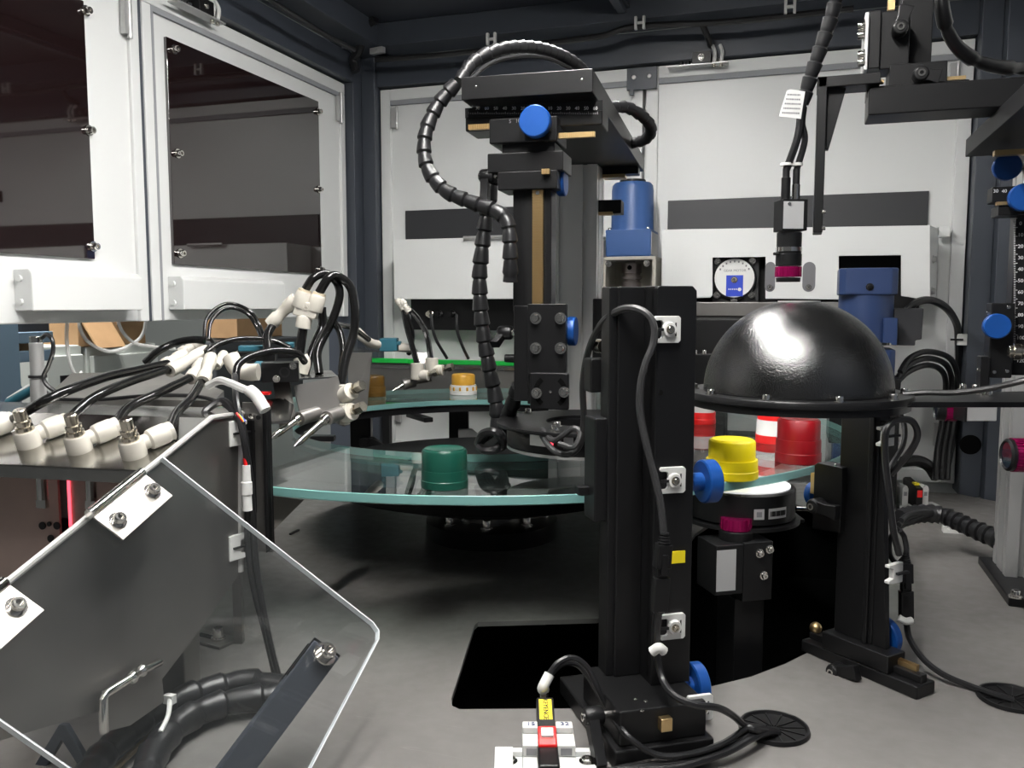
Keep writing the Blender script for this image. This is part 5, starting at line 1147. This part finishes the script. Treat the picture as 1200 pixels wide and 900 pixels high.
def yfit(base, n1, n2, stem, label, r=.0098):
    """Y union: one stem, two heads side by side"""
    b, a1, a2, s = P(*base), P(*n1), P(*n2), P(*stem); y = thing('y_union', label, 'fitting', b, 0); o = b
    m = (a1 + a2) / 2; mb = MB()
    MB().lathe([(0, 0), (r, 0), (r, (b - s).length), (r * .8, (b - s).length * 1.25), (0, (b - s).length * 1.25)], s - o, b - s, 20).build('stem', CREAM, y)
    for a in (a1, a2):
        d = (a - b); dn = (m - b).normalized(); st = a - dn * .022
        MB().lathe([(0, 0), (r * .98, 0), (r * 1.02, .002), (r * 1.02, .019), (r * .9, .021), (0, .021)], st - o, dn, 20).build('head', CREAM, y)
        MB().lathe([(r * .5, .0205), (r * .85, .0205), (r * .85, .024), (r * .5, .024), (r * .5, .0205)], st - o, dn, 18).build('release_ring', mat('ivory_ring', (.62, .54, .40), .4) if 'ivory_ring' not in MATS else MATS['ivory_ring'], y)
    c = (a1 - a2).normalized(); dn = (m - b).normalized(); f = c.cross(dn)
    MB().obox((b + m) / 2 - o - dn * .006, c * r * 1.5, dn * .010, f * r * .8).build('web', CREAM, y, .002)
    MB().lathe([(.0015, 0), (.0028, 0), (.0028, .0015), (.0015, .0015), (.0015, 0)], (b + m) / 2 - o - dn * .004 + (f if f.dot(CAM - b) > 0 else -f) * r * .8, (f if f.dot(CAM - b) > 0 else -f), 12).build('rivet', CREAM, y)
yfit((357, 372, 1.08), (357, 341, 1.08), (374, 345, 1.08), (355, 384, 1.08), 'large ivory Y union standing upright under the looping hoses')
union((318, 379, 1.10), (346, 351, 1.10), 'ivory straight union tilted left of the upright Y union', .0112)
H = [('large black hose looping from the upright Y union, left strand', [(358, 339, 1.08), (367, 326, 1.08), (381, 321, 1.09), (394, 330, 1.10), (398, 347, 1.10), (390, 374, 1.10), (381, 392, 1.10), (372, 413, 1.09), (374, 438, 1.08)], .0055),
     ('large black hose looping from the upright Y union, right strand', [(374, 343, 1.08), (385, 326, 1.08), (396, 324, 1.09), (411, 337, 1.10), (416, 365, 1.10), (414, 392, 1.10), (405, 420, 1.09), (400, 449, 1.08)], .0058),
     ('short black hose hanging straight below the upright Y union', [(355, 385, 1.08), (353, 400, 1.08), (351, 414, 1.08)], .0060),
     ('short black hose below the tilted straight union', [(320, 380, 1.10), (313, 394, 1.08), (314, 412, 1.06)], .0055),
     ('black hose dropping behind the upright Y union', [(377, 360, 1.14), (377, 383, 1.14), (366, 409, 1.12), (357, 438, 1.10)], .0058),
     ('black hose bending right behind the big hose loops', [(388, 374, 1.18), (398, 388, 1.18), (402, 410, 1.17), (400, 436, 1.16)], .0050),
     ('thin black hose arc, outer one of the twin arcs over the cluster', [(239, 398, 1.06), (242, 374, 1.08), (257, 359, 1.10), (273, 356, 1.12), (293, 365, 1.12), (304, 381, 1.12), (310, 398, 1.10)], .0024),
     ('thin black hose arc, inner one of the twin arcs over the cluster', [(244, 398, 1.05), (247, 378, 1.07), (259, 364, 1.09), (274, 361, 1.11), (291, 369, 1.11), (301, 384, 1.11), (307, 399, 1.09)], .0024),
     ('thin black hose running low from the cluster to the teal valves', [(242, 413, 1.02), (255, 404, 1.04), (275, 398, 1.06), (300, 397, 1.08), (323, 400, 1.09), (340, 408, 1.09)], .0035),
     ('shiny dark hose curving over the black valve block', [(276, 450, .93), (279, 428, .94), (296, 417, .96), (323, 411, .98), (348, 414, 1.0), (357, 424, 1.02)], .0042),
     ('thin black hose reaching right to the white fitting by the post', [(378, 368, 1.14), (384, 378, 1.22), (398, 381, 1.30), (414, 385, 1.36), (432, 398, 1.45)], .0045)]
for lb_, pts, r in H: cable('air_hose', pts, r, HOSE, lb_, 'hose', n=12)
for i, (a, b) in enumerate((((239, 412, 1.04), (255, 404, 1.06)), ((250, 402, 1.07), (240, 396, 1.07)))):
    cable('cable_tie', [a, ((a[0] + b[0]) / 2, (a[1] + b[1]) / 2 - 3, a[2] - .01), b], .0022, RUBBER, 'black cable tie %s the hose cluster' % ('across' if i == 0 else 'on top of'), 'tie')
# ------------------------------------------------------------------ nozzle bracket above the glass
def wbox(name_t, px0, px1, py0, py1, D, dep, name, m, bev=.001):
    q = to_local(name_t, P((px0 + px1) / 2, (py0 + py1) / 2, D)); return bx(name_t, px0, px1, py0, py1, q.y, dep).build(name, m, name_t, bev)
t = thing('nozzle_bracket', 'bent stainless bracket with two blow nozzles over the left of the glass', 'bracket', PZ(350, 560, .21) + Vector((0, 0, .0)), YAW)
q = [to_local(t, P(*p)) for p in ((344, 452, 1.02), (396, 441, 1.06), (410, 497, 1.05), (404, 500, 1.05), (372, 486, 1.04), (352, 486, 1.02))]
nrm = (q[1] - q[0]).cross(q[2] - q[0]).normalized()
MB().add([p for p in q] + [p + nrm * .002 for p in q], [tuple(range(6))[::-1], tuple(range(6, 12))] + [(i, (i + 1) % 6, (i + 1) % 6 + 6, i + 6) for i in range(6)]).build('bent_plate', STEELD, t)
q2 = [to_local(t, P(*p)) for p in ((298, 446, .99), (396, 441, 1.06), (388, 434, 1.16), (300, 436, 1.08))]
MB().add([p for p in q2] + [p - Vector((0, 0, .002)) for p in q2], [(0, 1, 2, 3), (7, 6, 5, 4)] + [(i, i + 4, (i + 1) % 4 + 4, (i + 1) % 4) for i in range(4)]).build('top_plate', STEEL, t)
for a, b, c in (((372, 484, 1.02), (350, 491, .99), (317, 514, .96)), ((398, 484, 1.03), (383, 490, 1.0), (345, 523, .96))):
    a, b, c = (to_local(t, P(*k)) for k in (a, b, c))
    MB().cyl(a, b, .0085, n=18).build('nozzle_holder', STEELD, t, .001); MB().cyl(b, b.lerp(c, .12), .0062, n=16).build('nozzle_nut', CHROME, t)
    MB().cyl(b, c.lerp(b, .18), .0040, n=14).cyl(c.lerp(b, .18), c, .0040, .0012, n=14).build('blow_nozzle', CHROME, t)
q = [to_local(t, P(*k)) for k in ((265, 500, .94), (340, 492, .97), (344, 474, .97), (332, 466, 1.02), (262, 474, .97))]
MB().add([p for p in q] + [p + Vector((0, .0, -.003)) for p in q], [tuple(range(5)), tuple(range(5, 10))[::-1]] + [(i, i + 5, (i + 1) % 5 + 5, (i + 1) % 5) for i in range(5)]).build('cover_plate', STEEL, t)
MB().bar(to_local(t, P(330, 447, 1.03)), to_local(t, P(338, 500, 1.0)), .02, .004, (0, 1, 0)).build('support_strip', STEELD, t)
tag(wbox(t, 329, 338, 452, 461, 1.03, .012, 'orange_cap', mat('orange_plastic', (.75, .36, .01), .4)), None, None); tag(wbox(t, 304, 316, 459, 463, 1.0, .01, 'red_button', REDB), None, None)
for i, (a, b, c) in enumerate((((403, 464, 1.06), (412, 458, 1.05), (425, 451, 1.04)), ((404, 486, 1.05), (413, 482, 1.04), (426, 476, 1.03)))):
    a, b, c = P(*a), P(*b), P(*c); f = thing('speed_valve', 'white and nickel speed valve %s on the nozzle bracket edge' % ('upper' if i == 0 else 'lower'), 'fitting', a, 0)
    MB().cyl((0, 0, 0), b - a, .0110, n=18).cyl(-Vector((0, 0, .012)), Vector((0, 0, .014)), .0065, n=14).build('valve_body', CREAM, f, .001)
    MB().cyl(b - a, (b - a).lerp(c - a, .5), .0045, n=12).cyl((b - a).lerp(c - a, .5), c - a, .0068, n=6).cyl((b - a).lerp(c - a, .3), (b - a).lerp(c - a, .42), .0075, n=6).build('adjusting_screw', NICKEL, f)
# valve blocks
def valve(label, px0, px1, py0, py1, D, teal, detail=True):
    v = thing('valve_block', label, 'valve', P((px0 + px1) / 2, py1, D), YAW + .22); y = 0.0
    a, b = at(v, px0, (py0 + py1) / 2, 'y', 0).x, at(v, px1, (py0 + py1) / 2, 'y', 0).x; z0, z1 = 0, at(v, (px0 + px1) / 2, py0, 'y', 0).z
    MB().box(a, b, 0, .035, z0, z1).build('valve_body', BLACK, v, .001)
    if detail:
        MB().lathe([(.0045, 0), (.0062, 0), (.0062, .0006), (.0045, .0006), (.0045, 0)], (a + (b - a) * .62, 0, z1 * .5), (0, -1, 0), 24).build('round_mark', INK, v)
        bolt(v, (a + (b - a) * .85, 0, z1 * .82), (0, -1, 0), .0030, .002, 'screw'); bolt(v, (a + (b - a) * .40, 0, z1 * .18), (0, -1, 0), .0030, .002, 'screw')
    MB().box(a - .008 if detail else a + .004, a if detail else b - .006, .004, .035, z0 + .003 if detail else z1, z1 if detail else z1 + .007).build('teal_cap', TEAL, v, .001)
    return v
valve('black valve block with two screws on the steel bracket', 306, 350, 425, 448, 1.0, True)
valve('black valve with flat teal cap, behind left of the valve block', 275, 322, 412, 424, 1.10, True, False)
valve('black valve with flat teal cap, nearest the hanging hoses', 325, 350, 408, 420, 1.16, True, False)
tag(MB().tube([P(270, 418, .99), P(278, 432, .985), P(290, 436, .985), P(303, 436, .985)], .0100, 14).build('elbow_fitting', CREAM), 'bent ivory elbow fitting feeding the black valve block', 'fitting')
tag(MB().tube([P(352, 418, 1.06), P(355, 426, 1.06), P(352, 436, 1.06)], .0095, 14).build('elbow_fitting', CREAM), 'ivory elbow fitting right of the black valve block', 'fitting')
# ------------------------------------------------------------------ far nozzle bracket with teal valve near the gold caps
t = thing('nozzle_bracket', 'small bent stainless bracket with nozzle over the far glass by the gold caps', 'bracket', P(490, 460, 1.62), YAW)
for pts in (((484, 413, 1.62), (502, 413, 1.62), (506, 447, 1.60), (488, 450, 1.60)), ((408, 412, 1.70), (490, 412, 1.64), (486, 408, 1.74), (412, 408, 1.80)), ((408, 413, 1.70), (436, 413, 1.68), (430, 478, 1.68), (408, 480, 1.68))):
    q = [to_local(t, P(*p)) for p in pts]; n_ = (q[1] - q[0]).cross(q[2] - q[0]).normalized() * .002
    MB().add(q + [p + n_ for p in q], [(3, 2, 1, 0), (4, 5, 6, 7)] + [(i, (i + 1) % 4, (i + 1) % 4 + 4, i + 4) for i in range(4)]).build('bent_plate', STEELD if pts[0][0] == 408 and pts[2][1] > 450 else STEEL, t)
MB().cyl(to_local(t, P(486, 447, 1.60)), to_local(t, P(472, 451, 1.59)), .010, n=14).build('nozzle_holder', STEELD, t, .001); MB().cyl(to_local(t, P(472, 451, 1.59)), to_local(t, P(460, 458, 1.58)), .004, .0015, n=12).build('blow_nozzle', CHROME, t)
for i, (x, y) in enumerate(((489, 437), (506, 431))):
    f = thing('speed_valve', 'white and nickel speed valve %s on the far bracket' % ('left' if i == 0 else 'right'), 'fitting', P(x, y, 1.58), YAW)
    MB().cyl((0, 0, -.012), (0, 0, .018), .012, n=16).cyl((0, 0, -.004), (.022, -.008, -.004), .010, n=14).build('valve_body', CREAM, f, .001); MB().cyl((.02, -.007, -.002), (.032, -.012, .001), .005, n=10).cyl((.032, -.012, .001), (.040, -.015, .003), .008, n=6).build('adjusting_screw', NICKEL, f)
v = thing('valve_block', 'teal valve block on the far bracket near the corner post', 'valve', P(455, 412, 1.66), YAW); MB().box(-.017, .017, 0, .03, 0, .026).box(-.012, .024, .002, .02, .012, .020).build('valve_body', TEAL, v, .002); MB().cyl((.02, .01, .008), (.045, .01, .006), .009, n=14).build('fitting_stub', CREAM, v)
tag(MB().tube([P(418, 388, 1.5), P(426, 396, 1.5), P(434, 402, 1.52), P(442, 404, 1.55)], .0085, 12).build('tube_union', CREAM), 'white fitting entering the teal valve beside the corner post', 'fitting')
for i, (pts, r) in enumerate((([(473, 363, 1.68), (475, 376, 1.66), (480, 395, 1.64), (487, 420, 1.60), (489, 436, 1.58)], .0055), ([(481, 364, 1.68), (490, 374, 1.66), (500, 392, 1.64), (504, 415, 1.60), (506, 430, 1.58)], .0055), ([(474, 362, 1.70), (482, 385, 1.70), (483, 400, 1.70), (480, 411, 1.68), (479, 414, 1.67)], .005))):
    cable('air_hose', pts, r, HOSE, ['left black hose dropping from the far white fittings', 'right black hose dropping from the far white fittings', 'rear black hose dropping from the far white fittings'][i], 'hose')
union((474, 364, 1.68), (466, 352, 1.68), 'far white union fitting above the glass, left one', .009); union((479, 365, 1.675), (471, 353, 1.68), 'far white union fitting above the glass, right one', .009)
# ------------------------------------------------------------------ raised slab, sensor post at far left
t = thing('feeder_track', 'dull grey steel feeder track slab behind the housing top', 'track', L(-.70, 1.12, 0), HR)
q = [to_local(t, p) for p in (P(52, 470, 1.03), P(84, 438, 1.26), P(205, 432, 1.30), P(262, 446, 1.12), P(250, 466, 1.0))]
zt = .288; q = [Vector((p.x, p.y, zt + (.012 if i in (1, 2) else 0))) for i, p in enumerate(q)]
MB().add(q + [p - Vector((0, 0, .012)) for p in q], [tuple(range(5))[::-1], tuple(range(5, 10))] + [(i, (i + 1) % 5, (i + 1) % 5 + 5, i + 5) for i in range(5)]).build('track_slab', mat('dull_steel', (.30, .29, .27), .5, .8, var=.15, vscale=12), t)
for (x, y) in ((-.12, -.02), (-.14, .10)): MB().box(x - .012, x + .012, y - .012, y + .012, 0, zt - .01).build('leg', STEELD, t)
t = thing('sensor_post', 'upright silver sensor rod with looped black wire at the far left', 'sensor', P(47, 497, .98), 0)
h = P(47, 394, .98).z - t.location.z
MB().cyl((0, 0, -.25), (0, 0, h * .52), .0085, n=16).cyl((0, 0, h * .52), (0, 0, h * .93), .0075, n=16).build('rod', ALU, t, .001); MB().cyl((0, 0, h * .91), (0, 0, h), .0068, n=16).build('sensor_tip', CHROME, t, .001); MB().lathe([(.007, h * .53), (.0098, h * .53), (.0098, h * .56), (.007, h * .56), (.007, h * .53)], n=16).build('tie', RUBBER, t)
cable('sensor_wire', [P(49, 396, .975), P(55, 392, .97), P(61, 398, .965), P(62, 412, .965), P(56, 430, .968), P(51, 441, .97), P(54, 450, .97), P(62, 457, .97), P(70, 462, .97)], .0024, RUBBER, 'black wire looping beside the silver sensor rod', 'cable')
t = thing('striped_rod', 'slanting teal and white rod beside the blue shelf', 'rod', P(10, 472, 1.05), 0)
o = t.location.copy(); MB().cyl((0, 0, 0), P(41, 455, 1.05) - o, .006, n=12).build('teal_rod', TEAL, t); MB().cyl(P(10, 468, 1.05) - o, P(42, 448, 1.05) - o, .003, n=10).build('pale_rod', PAPER, t)
MB().cyl((0, 0, 0), (-.02, 0, -.3), .006, n=10).build('rod_foot', STEELD, t)
# ------------------------------------------------------------------ clear acrylic lid with hinges and prop bar
t = thing('acrylic_lid', 'clear acrylic guard lid hinged on the housing edge, sloping to the right', 'lid', A_, 0)
LU, LV = -.262, .2515
def lp(u, v, h=0.0): return U_ * u + V_ * v + N_ * h
rc = .012
poly = [(0, 0), (0, LV - rc), (-rc * .3, LV - rc * .3), (-rc, LV), (LU + rc, LV), (LU, LV - rc), (LU, 0)]
MB().prism(poly, N_ * .004, U_, V_, N_ * .005).build('clear_pane', CLEAR, t)
ed = MB()
for (a, b), (c, d) in zip(poly, poly[1:]):
    p, q_ = lp(a, b, .0065), lp(c, d, .0065); ed.obox((p + q_) / 2, (q_ - p) / 2, N_ * .0025, ((q_ - p).cross(N_)).normalized() * .0006)
ed.build('polished_edge', CLEARE, t)
def lidpt(px, py): 
    w = on_plane(px, py, A_ + N_ * .009, N_) - A_; return w.dot(U_), w.dot(V_)
for (p1, p2) in (((168, 571), (130, 608)), ((16, 714), (-24, 752))):
    (u1, v1), (u2, v2) = lidpt(*p1), lidpt(*p2); uc, vc = (u1 + u2) / 2, (v1 + v2) / 2; hl = abs(u1 - u2) / 2 + .011
    lf = MB().obox(lp(uc, .016, .0098), U_ * hl, V_ * .015, N_ * .0009).build('hinge_leaf', HINGE, t, .0005)
    MB().cyl(lp(uc - hl, -.001, .010), lp(uc + hl, -.001, .010), .0042, n=14).cyl(lp(uc - hl * .35, -.001, .010), lp(uc - hl * .3, -.001, .010), .0046, n=14).build('hinge_knuckle', CHROME, t, .0004)
    for u in (u1, u2): bolt(t, lp(u, .017, .0105), N_, .0050, .0055, 'screw')
u1, v1 = lidpt(378, 781)
bolt(t, lp(u1, v1, .009), N_, .0072, .007, 'nut', CHROME)
t2 = thing('prop_bar', 'dark grey flat prop bar bolted under the corner of the acrylic lid', 'bar', A_ + lp(u1, v1, -.004), 0)
o = Vector(t2.location); pe = PZ(258, 925, .004); d = (pe - o)
up = N_
MB().bar(-d.normalized() * .014, d, .026, .014, up).build('flat_bar', FRAME, t2, .001)
MB().bar(-d.normalized() * .016, d.normalized() * .022, .028, .003, up).bar(-d.normalized() * .016 + N_ * -.010, d.normalized() * .02 + N_ * -.010, .028, .003, up).build('bar_end', BLACK, t2, .0008)
# ------------------------------------------------------------------ things on the deck under the lid
def dpt(px, py, z): return PZ(px, py, z)
cable('wrapped_conduit', [dpt(96, 925, .022), dpt(120, 886, .022), dpt(160, 850, .022), dpt(205, 822, .022), dpt(250, 806, .022), dpt(290, 799, .022), dpt(330, 806, .018)], .0125, RUBBER, 'spiral wrapped black conduit on the deck under the lid, rear one', 'conduit', wrap=.03)
cable('wrapped_conduit', [dpt(165, 930, .018), dpt(182, 880, .018), dpt(215, 845, .018), dpt(260, 825, .018), dpt(300, 818, .018), dpt(328, 815, .016)], .0130, RUBBER, 'spiral wrapped black conduit on the deck under the lid, front one', 'conduit', wrap=.034)
tag(MB().tube([dpt(199, 820, .040), dpt(197, 838, .036), dpt(188, 858, .03)], .0022, 8).box(*(lambda c: (c.x - .005, c.x + .005, c.y - .003, c.y + .003, c.z - .004, c.z + .004))(dpt(199, 819, .040))).build('cable_tie', NYLON), 'pale cable tie round the rear wrapped conduit', 'tie')
cable('deck_cable', [dpt(130, 905, .006), dpt(165, 872, .006), dpt(190, 850, .006)], .003, mat('tan_cable', (.30, .22, .12), .5), 'thin tan cable between the wrapped conduits', 'cable')
t = thing('steel_bracket', 'small steel bracket with chrome rod handle on the housing side, under the lid', 'bracket', Vector(FH.location) + Matrix.Rotation(HR, 3, 'Z') @ Vector((.004, 0, 0)), HR)
q = [at(t, px, py, 'x', 0) for px, py in ((118, 858), (119, 816), (186, 776), (190, 822), (150, 850))]
MB().prism([(p.y, p.z) for p in q], (0, 0, 0), (0, 1, 0), (0, 0, 1), (.002, 0, 0)).build('plate', STEELD, t)
MB().tube([at(t, px, py, 'x', .006) for px, py in ((122, 858), (121, 818), (124, 813), (165, 787), (187, 776))], .0036, 10, raw=True).build('rod_handle', CHROME, t)
for px, py in ((155, 794), (166, 786)): MB().sphere(at(t, px, py, 'x', .006), .0055, 10, 8).build('collar', CHROME, t)
t = thing('slotted_foot', 'dark slotted foot plate with bolt on the deck beside the housing', 'foot', PZ(245, 750, 0), YAW - .5)
MB().box(-.035, .035, -.016, .016, 0, .004).build('plate', STEELD, t, .001); MB().box(-.018, .02, -.004, .004, .0040, .0046).build('slot', PITM, t); bolt(t, (.016, 0, .004), (0, 0, 1), .006, .012)
MB().box(-.04, -.035, -.016, .016, 0, .05).build('upright', STEELD, t)
t = thing('angle_bracket', 'dark angle bracket with a cut window at the bottom left under the lid', 'bracket', PZ(70, 900, 0), HR)
q = [at(t, px, py, 'y', 0) for px, py in ((35, 905), (68, 850), (76, 850), (108, 905), (96, 905), (72, 868), (50, 905))]
MB().prism([(p.x, p.z) for p in q], (0, 0, 0), (1, 0, 0), (0, 0, 1), (0, .006, 0)).build('frame', FRAME, t, .001)
# wedge of steel under the glass right of the flange
t = thing('chute_plate', 'bare steel chute plate under the glass just right of the housing end', 'chute', L(-.27, .98), YAW)
q = [at(t, px, py, 'y', 0) for px, py in ((300, 577), (356, 586), (318, 624), (300, 640))]
MB().prism([(p.x, p.z) for p in q], (0, 0, 0), (1, 0, 0), (0, 0, 1), (0, .003, 0)).build('plate', STEEL, t)
MB().box(-.06, -.05, .0, .01, 0, .18).build('leg', STEELD, t)
tag(MB().bar(PZ(340, 626, .002), PZ(350, 621, .002), .004, .003).build('rubber_scrap', INK), 'tiny black scrap lying on the deck beside the housing', 'scrap')
# ------------------------------------------------------------------ details up on the frame
def switch(label, w, rz, d):
    s = thing('door_switch', label, 'switch', w, rz)
    MB().box(-.075, .06, -.012, .012, -.006, -.003).build('mount_plate', ALU, s, .0005); MB().box(-.02, .022, -.014, .012, -.003, .022).build('switch_body', BLACK, s, .001)
    for x in (-.045, -.03, .035): bolt(s, (x, 0, -.003), (0, 0, 1), .006, .008)
    bolt(s, (0, -.014, .01), (0, -1, 0), .005, .002, 'screw')
    for x in (.028, .044): MB().tube([(x, -.004, -.002), (x + .002, -.006, .018), (x - .004, .0, .036)], .0042, 10).build('connector_sleeve', NYLON, s); MB().cyl((x, -.004, -.012), (x, -.004, -.001), .004, n=10).build('metal_tip', NICKEL, s)
    return s
switch('black door switch with white leads over the left smoked door', PX(235, 14, -1.07), PI / 2, 1)
s = switch('door switch with white leads over the right back door', PY(822, 74, 2.02), 0, 1)
t = thing('hinge_plate', 'small grey plate across the gap above the two back doors', 'plate', PY(752, 90, 2.03), 0)
MB().box(-.035, .035, 0, .008, -.028, .022).box(-.028, -.018, 0, .006, -.04, -.026).build('plate', FRAME, t, .001)
for x in (-.018, .018): bolt(t, (x, 0, 0), (0, -1, 0), .005, .003, 'screw', ALU, False)
cable('frame_cable', [PY(440, 70, 1.95), PY(520, 64, 1.95), PY(600, 55, 1.95), PY(700, 43, 1.94), PY(745, 31, 1.94), PY(860, 25, 1.94), PY(1000, 10, 1.95)], .007, RUBBER, 'black cable run clipped along the back upper beam', 'cable')
cable('frame_cable', [PY(823, 28, 1.95), PY(829, 42, 1.98), PY(832, 52, 2.02)], .007, RUBBER, 'short black cable dropping to the back door switch', 'cable')
cable('frame_cable', [PX(300, -10, -1.0), PX(340, 15, -1.0), PX(380, 40, -1.0), PX(415, 58, -1.0)], .006, RUBBER, 'black cable run along the left upper beam', 'cable')
cable('corner_cable', [PY(440, 22, 1.90), PY(428, 32, 1.91), PY(424, 45, 1.92), PY(420, 60, 1.93), PY(414, 70, 1.94), PY(417, 84, 1.94)], .011, RUBBER, 'thick black cable hanging in the back left ceiling corner', 'cable')
for px, py, lb_ in ((576, 46, 'white cable tie holder under the back beam, left of the tower'), (750, 27, 'white cable tie holder at the ceiling cross beam'), (926, 8, 'white cable tie holder on the back beam, near the hanging camera')):
    w = PY(px, py, 1.935); c = thing('tie_holder', lb_, 'clip', w, 0); MB().box(-.012, -.006, -.006, .004, -.014, .014).box(.006, .012, -.006, .004, -.014, .014).box(-.006, .006, -.004, .004, -.003, .003).build('holder', NYLON, c, .001)
for px, py, rz, lb_ in ((410, 53, .6, 'left pale clamp in the back left ceiling corner'), (443, 59, -.2, 'right pale clamp in the back left ceiling corner')):
    w = PY(px, py, 1.93); c = thing('tie_holder', lb_, 'clip', w, rz); MB().box(-.02, .018, -.008, .006, -.008, .006).cyl((.0, -.009, .0), (.0, -.006, 0), .006, n=12).build('holder', ALU, c, .001)
